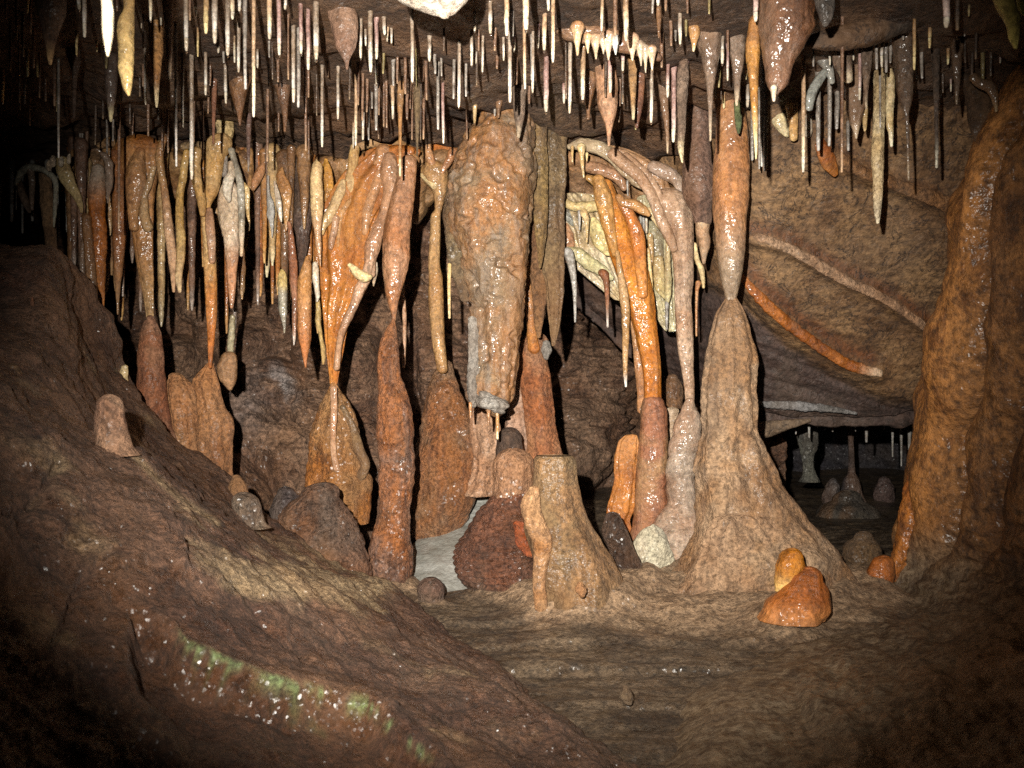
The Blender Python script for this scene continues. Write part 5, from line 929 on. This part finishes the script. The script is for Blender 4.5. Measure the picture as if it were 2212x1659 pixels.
HANG = [  # brown carrots and cones of the ceiling: crop, outline, Y, tint, label
    ('A', [(100, 1240, 1340), (250, 1232, 1352), (400, 1240, 1350), (540, 1262, 1336), (700, 1274, 1322), (820, 1284, 1316), (885, 1292, 1308)], 2.35, 'creamtip', 'brown carrot with tan middle near the grey straws'),
    ('A', [(-60, 1340, 1440), (100, 1352, 1432), (250, 1372, 1430), (450, 1380, 1428), (560, 1386, 1426), (670, 1398, 1412)], 2.1, 'greyb', 'greyish stalactite with glossy white lower end'),
    ('A', [(420, 855, 985), (550, 860, 978), (700, 878, 968), (820, 885, 956), (900, 895, 945), (1000, 908, 932)], 2.6, ('#54443a', '#463830', '#302822', '#c8b88c'), 'dark cone with pale yellow nose beside the cream-ended stalactite'),
    ('A', [(380, 540, 690), (480, 560, 670), (580, 595, 655), (640, 600, 640), (800, 603, 632), (975, 605, 622)], 2.55, 'dark', 'dim dark stalactite drawn out into a brown stem'),
    ('A', [(560, 1740, 1800), (700, 1748, 1800), (850, 1755, 1795), (1000, 1758, 1786), (1190, 1762, 1778)], 2.75, 'redbrown', 'reddish-brown gnarled rod over the cream hood'),
    ('A', [(600, 1890, 2090), (720, 1905, 2060), (850, 1935, 2030), (950, 1965, 2010), (1035, 1982, 1998)], 2.85, 'brown', 'brown funnel-shaped cone over the cream hood'),
    ('A', [(900, 2040, 2090), (1100, 2042, 2082), (1250, 2046, 2076), (1340, 2052, 2072), (1420, 2056, 2066)], 3.0, ('#745c58', '#624c46', '#463834', '#a09488'), 'mauve-brown spindle with wet tip hanging over dark rock'),
    ('B', [(660, 160, 310), (760, 190, 306), (850, 215, 292), (950, 240, 285), (1085, 250, 272)], 2.85, 'brown', 'brown knobbly carrot under a rock overhang'),
    ('B', [(700, 1190, 1260), (900, 1196, 1240), (1000, 1200, 1235), (1200, 1205, 1230), (1455, 1208, 1226)], 3.0, 'creamtip', 'long caramel stalactite reaching the amber drapery ledge'),
    ('B', [(740, 1325, 1420), (900, 1335, 1395), (1000, 1340, 1380), (1290, 1352, 1366)], 3.0, 'olive', 'olive stalactite with fine long tail'),
    ('B', [(740, 1790, 2010), (790, 1800, 1900), (850, 1815, 1865), (950, 1822, 1852), (1015, 1825, 1845)], 2.95, 'cream', 'cream drip hung from a pale ceiling lip'),
    ('B', [(780, 1985, 2085), (860, 2005, 2065), (920, 2015, 2050), (972, 2022, 2042)], 2.95, 'brown', 'short brown thorn under the pale ceiling lip'),
    ('C', [(680, 35, 175), (780, 45, 165), (950, 60, 150), (1050, 75, 130), (1135, 85, 112)], 2.95, 'greyb', 'brown carrot with glassy bluish tip in front of the blunt stalactite'),
    ('C', [(600, 600, 760), (680, 625, 750), (780, 642, 722), (850, 650, 702), (920, 660, 692), (985, 666, 688)], 2.9, 'brown', 'brown bulb with short drip over the sweeping flow'),
    ('C', [(560, 730, 900), (660, 742, 920), (760, 748, 925), (860, 752, 920), (950, 782, 905), (1040, 818, 882), (1120, 832, 866), (1205, 838, 858)], 2.9, 'pink', 'fat pinkish bulb with thick drip, longest above the sweeping flow'),
    ('C', [(440, 1005, 1085), (600, 1010, 1080), (750, 1022, 1075), (850, 1030, 1068), (985, 1040, 1062)], 2.6, 'creamtip', 'tapering stalactite with glowing white lower third'),
    ('C', [(600, 1060, 1150), (720, 1065, 1145), (900, 1052, 1125), (1000, 1060, 1102), (1055, 1066, 1092)], 2.95, 'redbrown', 'reddish stalactite tucked behind the glowing-ended one'),
    ('C', [(700, 1255, 1320), (820, 1268, 1340), (950, 1290, 1346), (1050, 1308, 1348), (1150, 1320, 1346), (1268, 1328, 1342)], 2.9, 'greyb', 'bent mauve-brown stalactite with straight white tip'),
    ('C', [(480, 1440, 1500), (600, 1415, 1515), (750, 1410, 1505), (900, 1415, 1492), (1100, 1418, 1482), (1220, 1420, 1470), (1280, 1430, 1468), (1345, 1450, 1464)], 2.85, ('#86705f', '#765a48', '#54443a', '#f0dcb0'), 'rugged grey-brown stalactite with bright cream stub end'),
    ('C', [(250, 1560, 1790), (350, 1578, 1772), (450, 1608, 1766), (600, 1640, 1742), (700, 1655, 1725), (800, 1665, 1710), (1000, 1675, 1705), (1165, 1682, 1698)], 2.5, 'greyb', 'large brown cone drawn out to a pinkish white point'),
    ('C', [(300, 1835, 1985), (400, 1850, 1978), (560, 1870, 1960), (640, 1882, 1945), (750, 1888, 1935), (870, 1898, 1918)], 2.5, 'greyb', 'dark brown cone beside the amber bottle-shaped stalactite'),
    ('C', [(860, 1885, 1945), (950, 1890, 1950), (1040, 1898, 1948), (1100, 1912, 1936)], 2.8, 'green', 'short green-stained stub in front of the biggest column'),
    ('C', [(200, 1500, 1600), (280, 1515, 1605), (350, 1530, 1580), (420, 1542, 1560)], 2.4, 'creamtip', 'small stubby cream thorn between two brown cones'),
    ('C', [(60, 1235, 1290), (150, 1240, 1285), (230, 1248, 1278), (312, 1255, 1270)], 2.3, 'brown', 'brown drip with wet spark at its end'),
    ('D', [(550, 965, 1060), (700, 965, 1060), (900, 962, 1060), (1100, 955, 1052), (1300, 945, 1048), (1400, 952, 1045), (1550, 960, 1042), (1700, 962, 1030), (1800, 975, 1020), (1845, 985, 1012)], 2.7, ('#ecd8ac', '#dcbc84', '#b08c58', '#f4e8c8'), 'long plump cream stalactite, longest before the slab'),
    ('D', [(560, 1085, 1115), (640, 1072, 1135), (750, 1068, 1142), (900, 1065, 1132), (1020, 1068, 1128), (1100, 1085, 1128), (1210, 1102, 1124)], 2.85, ('#ecd8ac', '#dcbc84', '#b08c58', '#f4e8c8'), 'shorter cream tusk behind the long plump cream stalactite'),
    ('D', [(300, 1120, 1310), (420, 1130, 1300), (560, 1145, 1298), (700, 1152, 1292), (800, 1172, 1288), (880, 1200, 1275), (960, 1222, 1258), (1100, 1232, 1262), (1300, 1240, 1262), (1490, 1246, 1264)], 2.6, ('#5c4838', '#4e3c2e', '#382b22', '#8c7860'), 'dark brown flask-shaped stalactite with long drawn-out stem'),
    ('D', [(400, 1440, 1510), (600, 1450, 1510), (800, 1462, 1506), (1000, 1468, 1502), (1200, 1474, 1502), (1385, 1476, 1498)], 2.65, ('#5e4c40', '#504034', '#382e28', '#d8d0bc'), 'dark rod with pale plug end before the grey popcorn'),
    ('D', [(360, 620, 790), (500, 625, 785), (650, 700, 790)], 2.9, 'greyb', 'grey-brown flap behind the long brown straw'),
    ('D', [(560, 760, 940), (750, 740, 920), (880, 742, 892), (980, 755, 868), (1080, 790, 845), (1145, 812, 830)], 2.75, 'greyb', 'flat dull brown leaf-shaped stalactite'),
    ('D', [(330, 860, 960), (500, 865, 950), (700, 880, 925), (820, 890, 915), (900, 898, 912)], 2.75, 'greyb', 'dull brown stalactite just over a cream peg'),
    ('D', [(880, 872, 920), (980, 872, 915), (1040, 875, 910), (1082, 882, 902)], 2.72, 'cream', 'short square-ended cream peg'),
    ('D', [(300, 1600, 1720), (420, 1610, 1700), (560, 1620, 1690), (700, 1635, 1680), (860, 1645, 1662)], 2.75, ('#46382c', '#3a2e26', '#2a221c', '#6c5c48'), 'very dark cone beside the grey popcorn patch'),
]
for i, (c, pr, Y, t, lab) in enumerate(HANG):
    Y = min(Y, F * .96 / (CV - (pr[0][0] * CROPS[c][2] + CROPS[c][1])))
    tp = (.72, 1) if t in ('creamtip', 'greyb') or isinstance(t, tuple) else None
    simple('stalactite', lab, 'stalactite', body(c, pr, Y, .9, amp=.15, lump=.06, ridge=.02, ridge_n=14, tip=tp), M_WET if i % 3 else M_DRY, t)
simple('pebble', 'lone tan pebble lying on the rippled floor', 'rock', body('V', [(1486, 1344, 1358), (1494, 1338, 1366), (1504, 1337, 1368), (1514, 1344, 1367)], 2.1, .9, amp=.3, lump=.3), M_DRY, ('#a8845c', '#98704c', '#70543c', '#c0a080'))
simple('pebble', 'small round knob of rock at the foot of the flat-topped stump', 'rock', body('V', [(1264, 1246, 1262), (1270, 1242, 1268), (1278, 1244, 1268), (1285, 1250, 1264)], 2.62, .9, amp=.2), M_DRY, 'tan')

# lobes of flowstone down the near edge of the big wall
lob = ('#b4702c', '#985418', '#5c330f', '#d0a068')
for lab, Y, tn, pts in (
    ('fat orange lobe low on the flowstone wall edge by the dark passage', 2.9, lob, [(1990, 985, 26), (1984, 1030, 44), (1978, 1080, 54), (1966, 1140, 52), (1950, 1195, 42), (1930, 1240, 40)]),):
    simple('flowstone_lobe', lab, 'flowstone', tube('V', pts, Y + .085, 1.0, amp=.3, lump=.3), M_FLOW, tn)

simple('flowstone_lump', 'pale grey crest of rippled calcite along the lower lip of the slab', 'flowstone', tube('V', [(1632, 872, 10), (1670, 874, 16), (1720, 877, 20), (1765, 880, 18), (1810, 886, 12), (1850, 893, 6)], 3.72, .6, amp=.4, lump=.4), M_DRY, ('#8c8a8a', '#76726e', '#524e4c', '#b8b8b8'))
simple('rock_ledge', 'small tan wedge of rock under the slab beside the biggest column', 'rock', tube('V', [(1620, 930, 46), (1660, 926, 34), (1700, 917, 22), (1750, 908, 8)], 3.85, .6, amp=.2), M_SLAB, ('#86705a', '#705c48', '#483a2e', '#a08c74'))

# ------------------------------------------------------------------ soda straws: crop, (x, root, tip, width, kind)
KIND = {  # shaft tint, tip part tint, words
    'w': (('#9c8c7c', '#86725e', '#625244', '#e8e0d4'), 'white', 'white-tipped'), 't': (('#b49474', '#9c7c5c', '#705844', '#e8d8b8'), 'white', 'tan'),
    'g': (('#948a80', '#7c7268', '#584e46', '#ccc4bc'), None, 'grey glassy'), 'b': (('#80624c', '#6c4e3a', '#4c382c', '#b09070'), None, 'brown'),
    'c': (('#a8845c', '#94704a', '#6c5038', '#e0c890'), 'creamy', 'cream-tipped'), 'd': (('#584638', '#48392e', '#332822', '#8c7458'), None, 'dark'),
    'p': (('#a08078', '#8c6a60', '#644c44', '#d8c0b4'), 'white', 'pinkish'), 'o': (('#86764c', '#70623e', '#50462e', '#b0a070'), None, 'olive'),
}
T['creamy'] = ('#ecd8a8', '#e0c488', '#c4a468', '#f4e8c8'); T['white'] = ('#dcd0bc', '#c8b8a0', '#a08c74', '#f0e8dc')
ST = [
 ('A', '50,-50,160,20,d 85,180,590,25,d 160,300,850,18,d 190,100,470,30,d 225,-50,110,28,c 255,-50,280,20,b 280,220,565,28,b 312,480,640,32,c 228,400,635,28,c 205,640,860,20,g 378,590,840,26,b 487,470,1310,24,g 635,200,460,26,c 655,-50,80,38,w 700,-50,310,38,w 785,150,240,20,b 803,300,430,20,c 18,560,850,34,c 1040,-50,130,26,c 1250,-50,175,30,t 1335,60,210,22,w 1172,150,235,20,w 1208,380,870,27,w 1228,760,1130,27,b 1100,900,1120,20,b 1315,860,990,24,g 1430,640,805,22,g 1462,160,1380,27,g 1514,420,1060,28,w 1545,-50,425,42,w 1575,-50,170,26,b 1588,400,1490,38,w 1608,780,1180,18,b 1625,30,125,28,t 1640,200,470,22,c 1708,-50,280,46,c 1706,360,790,30,w 1680,860,1330,20,b 1742,480,710,22,b 1780,-50,360,50,w 1812,330,440,28,w 1856,360,520,24,g 1872,510,860,30,w 1888,-50,460,44,w 1930,-50,160,40,t 1947,290,520,28,t 1978,170,600,32,w 1987,-50,95,32,w 2035,-30,740,38,g 2106,-50,970,36,t 2136,380,565,26,w 790,860,1200,22,d 887,950,1650,20,g 985,760,1900,26,b 936,960,1170,20,g 1345,920,1250,20,b 1395,900,1270,20,b 665,1230,1420,14,g 680,1240,1400,12,g 722,1260,1500,20,b 1160,520,800,22,d 1190,60,400,24,d 970,-40,90,24,b 1110,-30,210,26,d 415,-50,60,26,d 140,-40,330,22,d'),
 ('B', '134,-50,325,45,t 215,-50,460,38,p 265,-50,80,30,w 132,340,475,22,g 290,140,660,24,b 334,230,850,38,w 374,260,890,36,g 395,40,450,36,p 455,70,580,38,p 520,0,495,52,w 435,540,1250,28,b 116,730,1340,28,b 206,470,680,26,b 460,960,1325,18,b 570,570,1220,28,w 620,550,640,20,b 702,580,990,28,w 890,180,485,32,w 932,270,380,22,w 972,120,600,42,w 1022,190,490,36,p 1022,480,700,28,w 1088,190,290,34,w 1110,260,345,20,t 1146,270,360,22,w 1077,420,610,28,o 1160,540,710,30,g 908,860,1160,32,w 850,620,1210,30,t 828,980,1225,16,t 957,910,1160,20,g 1018,700,1080,34,g 1038,880,1150,20,b 1083,710,1050,22,b 1106,690,1060,22,b 1156,750,990,32,t 1262,480,780,30,b 1276,830,990,30,b 1320,80,685,34,w 1357,400,720,28,o 1316,760,1160,20,b 1412,670,1155,26,b 1460,330,510,36,w 1508,450,610,30,g 1532,560,1075,32,g 1576,630,1190,28,p 1562,470,630,22,g 1662,440,820,28,g 1706,300,890,32,w 1764,470,800,26,g 1580,240,420,22,d 1836,90,260,34,w 1812,250,545,32,w 1845,400,530,22,w 1868,220,420,22,b 1902,290,600,26,w 1965,30,280,40,w 2005,190,420,36,b 2020,420,570,32,b 2077,310,505,24,w 2102,-50,300,46,t 2128,160,850,38,w 2150,100,300,30,g 2182,450,700,32,b 2165,330,420,26,p 870,560,870,26,b 905,620,1000,24,b 942,650,930,26,b 985,760,900,22,g 1300,700,900,20,b'),
 ('C', '25,320,850,32,w 62,260,420,30,p 75,550,690,34,t 150,130,740,30,t 160,-50,250,56,t 216,250,770,28,w 204,270,660,16,g 262,190,400,28,p 312,140,420,42,t 348,-50,90,32,w 384,-50,520,36,t 326,480,930,48,p 186,710,860,26,b 475,690,860,30,p 493,550,820,22,b 524,310,940,36,w 632,340,830,46,t 790,-50,260,32,t 902,-50,295,42,b 990,-50,340,50,t 858,370,770,42,p 848,760,900,20,g 965,380,590,36,p 960,630,860,22,g 1200,430,1020,36,w 1140,420,540,26,g 1210,-50,110,24,g 1256,-50,50,32,w 1284,300,560,34,b 1366,190,380,30,b 1402,270,340,24,g 1440,110,370,36,w 1490,140,300,26,o 1336,510,810,34,p 1385,590,1180,44,p 1496,540,700,32,p 1790,290,530,38,w 1832,390,670,26,p 1836,240,420,26,b 1732,700,820,22,w 1802,790,900,26,c 1966,880,1490,22,t 1986,600,660,22,c 2000,730,890,36,w 2064,-50,180,48,p 2036,860,1330,34,g 2100,860,1400,26,g 2142,740,1420,34,g 1680,-30,115,24,o 1500,-20,110,26,b 1320,-40,90,28,b 940,700,880,18,b'),
 ('D', '40,480,1380,40,g 72,760,1420,36,w 15,780,1400,22,g 382,480,1430,38,t 320,1150,1290,20,g 505,610,1250,44,g 527,880,1130,26,w 598,600,1210,40,g 601,390,540,22,w 465,410,550,22,g 660,730,1070,44,g 702,160,1430,32,b 756,880,1250,44,g 845,1080,1330,34,w 868,1080,1250,26,g 850,380,830,30,p 797,400,500,20,w 878,360,410,26,w 990,320,575,32,g 1032,350,560,30,w 1070,390,600,34,g 1104,400,520,30,g 1216,440,615,26,b 1211,260,330,26,g 1302,120,580,30,c 1320,570,655,20,g 1366,440,650,30,g 1317,730,770,22,w 1430,200,400,32,c 1570,-50,230,60,p 1660,-50,250,46,d 1756,20,135,22,c 1720,190,300,22,g 1724,340,520,24,d 1665,300,335,24,w 1582,440,535,26,c 1510,600,930,28,w 1606,630,760,20,p 1780,440,630,26,d 1812,190,490,26,d 1870,440,720,34,o 1935,410,630,28,d 2015,450,525,20,p 1456,1080,1130,18,g 995,1000,1150,30,g 1020,560,1060,22,g 950,930,1100,26,g 1540,600,770,24,d'),
]
LAND = [(105, 'broad dark brown cone'), (232, 'overexposed white stalactite'), (272, 'ragged cream-ended stalactite'), (368, 'glossy white-ended grey stalactite'), (520, 'brown funnel-shaped cone'),
        (610, 'brown knobbly carrot'), (742, 'flat triangular stalactite'), (861, 'long caramel stalactite'), (930, 'glaring white rock'), (1028, 'pale-lipped cream drip'), (1120, 'brown carrot with bluish tip'),
        (1268, 'brown bulb over the sweeping flow'), (1316, 'fat pinkish bulb'), (1370, 'glowing white-ended stalactite'), (1440, 'bent mauve-brown stalactite'), (1535, 'large cone with white point'),
        (1628, 'amber bottle-shaped stalactite'), (1690, 'bulbous brown mass'), (1855, 'leaf-shaped stalactite'), (1896, 'long plump cream stalactite'), (1960, 'dark flask-shaped stalactite'), (2022, 'dark rod with pale plug'), (2110, 'pear-shaped mass')]
ORD = ['first', 'second', 'third', 'fourth', 'fifth', 'sixth', 'seventh', 'eighth', 'ninth', 'tenth', 'eleventh', 'twelfth', 'thirteenth', 'fourteenth', 'fifteenth', 'sixteenth', 'seventeenth', 'eighteenth', 'nineteenth', 'twentieth']
items = []
for c, txt in ST:
    ou, ov, k = CROPS[c]
    for s in txt.split():
        x, a, b, w, kd = s.split(',')
        items.append([float(x) * k + ou, float(a) * k + ov, float(b) * k + ov, float(w) * k * .88, kd])
rx = random.Random(3)
for i in range(44):  # the finer, dimmer ones further in
    a = rx.uniform(90, 235); items.append([rx.uniform(20, 1560), a, a + rx.uniform(25, 110), rx.uniform(3.2, 6.5), rx.choice('bbdodbg')])
items.sort(key=lambda i: i[0])
for it in items:
    u, a, b, w, kd = it
    if a < 0:
        Y = random.uniform(1.75, 2.15) if w > 11 else random.uniform(2.0, 2.15)
    else:
        Y = min(F * ZC / (CV - a), 3.38)
    it.append(Y)
def ranks(us_, land):
    """Neighbours counted between two landmarks, from the nearer one."""
    lu = [l[0] for l in land]; gaps = {}; out = {}
    for n in np.argsort(us_):
        gaps.setdefault(int(np.searchsorted(lu, us_[n])), []).append(int(n))
    for gk, mem in gaps.items():
        for j, n in enumerate(mem):
            back = len(mem) - 1 - j
            if gk == 0: out[n] = (ORD[min(back, 19)], 'left', land[0][1])
            elif gk == len(land) or j <= back: out[n] = (ORD[min(j, 19)], 'right', land[gk - 1][1])
            else: out[n] = (ORD[back], 'left', land[gk][1])
    return out
names = ranks([i[0] for i in items], LAND)
for n, (u, a, b, w, kd, Y) in enumerate(items):
    sh, tipc, word = KIND[kd]
    root_v = min(a, CV - F * (ZC + .02) / Y)
    ln = b - max(a, 0)
    size = 'long' if ln > 120 else 'short' if ln < 55 else 'slim'
    o, side, lm = names[n]
    lab = f"{size} {word} soda straw, {o} {side} of the {lm}"
    lean = random.uniform(-1.2, 1.2); r = random.random
    jit = [random.uniform(-.06, .06) * w for _ in range(5)]
    wd = lambda t: w * (1.12 - .22 * t + random.uniform(-.06, .06))
    pts = [(u + jit[0] - lean, root_v, w * 1.7)] + [(u + jit[i] + lean * (t - 1), a + (b - a) * t, wd(t)) for i, t in ((1, .04), (2, .3), (3, .62))]
    if root_v > a - 3: pts[0] = (u, a - 6, w * 1.6)
    full = 1.0
    if tipc:
        cut = 1 - min(.42, max(.16, 26 / max(ln, 1))) * random.uniform(.8, 1.15) * (ln / max(b - a, 1))
        vc = a + (b - a) * cut; wc = w * .9
        shaft = tube('V', [p for p in pts if p[1] < vc - 4] + [(u, vc, wc)], Y, 1, amp=.16, seg=10, caps=(0, 0), tip=(.55, 1.1), lump=.08)
        tp = tube('V', [(u, vc, wc), (u + jit[4], vc + (b - vc) * .6, w * .84), (u + jit[4], b - w * .25, w * .6)], Y, 1, amp=.12, seg=10, caps=(0, 1))
        drop = [('water_drop', body('V', [(b - w * .1, u + jit[4] - w * .2, u + jit[4] + w * .2), (b + w * .12, u + jit[4] - w * .3, u + jit[4] + w * .3), (b + w * .35, u + jit[4] - w * .2, u + jit[4] + w * .2)], Y, 1, amp=0, seg=8), M_DROP, 'glass')] if n % 5 < 2 and w > 5.5 else []
        thing('soda_straw', lab, 'soda straw', [(None, shaft, M_STRAW, sh), ('tip', tp, M_STRAW, tipc)] + drop, group='soda straws hanging from the cave ceiling')
    else:
        shaft = tube('V', pts + [(u + jit[4], b - w * .25, w * .68)], Y, 1, amp=.2, seg=10, caps=(0, 1), tip=(.7, 1), lump=.12)
        thing('soda_straw', lab, 'soda straw', [(None, shaft, M_STRAW, sh)], group='soda straws hanging from the cave ceiling')

# thin dark drips packed behind the middle cluster
rr = random.Random(5)
LMID = [(208, 'translucent orange stalactite'), (258, 'dark rust stalactite'), (312, 'folded orange column'), (358, 'tan spindle'), (391, 'yellowish spindle'), (458, 'cream column'), (497, 'pinkish bulging drapery'), (605, 'slim ivory blade'), (650, 'dark chocolate shaft')]
us_d = [rr.uniform(150, 700) for _ in range(84)]
nm = ranks(us_d, LMID)
for i, u in enumerate(us_d):
    a = rr.uniform(360, 430); b = rr.uniform(480, 720) - (60 if u < 250 else 0); w = rr.uniform(8, 19)
    Y = rr.uniform(3.3, 3.7)
    prof = [(a - 60, u - w, u + w), (a, u - w * .7, u + w * .7), ((a + b) / 2, u - w * .5, u + w * .5), (b - 25, u - w * .32, u + w * .32), (b, u - 2, u + 2)]
    simple('stalactite', f"slim tapering drip packed behind the bigger ones, {nm[i][0]} {nm[i][1]} of the {nm[i][2]}", 'stalactite', body('V', prof, Y, 1, amp=.25, lump=.2, ridge=.04, ridge_n=18, seg=12, tip=(.8, 1)), M_WET,
           rr.choice([('#b48c5c', '#a07444', '#705034', '#d8bc90'), ('#b07838', '#985c20', '#683a14', '#d0a468'), ('#c8a878', '#b08c58', '#80603c', '#e0d0a8'), ('#84603c', '#6c4a2c', '#46301e', '#b89468'), ('#a8642c', '#884818', '#58300f', '#c09058'), ('#7c5c48', '#644838', '#423028', '#a8988c')]), group='slim drips packed into the middle cluster')
# shaded little drips in the black end of the cave
us_d = sorted(rr.uniform(-5, 160) for _ in range(14))
for i, u in enumerate(us_d):
    b = rr.uniform(430, 530); w = rr.uniform(3, 7); Y = rr.uniform(3.6, 4.0)
    simple('soda_straw', f"faint grey straw in the black hollow behind the arched legs, {ORD[i]} from the edge", 'soda straw', body('V', [(350, u - w, u + w), ((350 + b) / 2, u - w * .7, u + w * .7), (b, u - w * .5, u + w * .5)], Y, 1, amp=.2, seg=8), M_STRAW, 'glass', group='faint straws behind the arched legs')
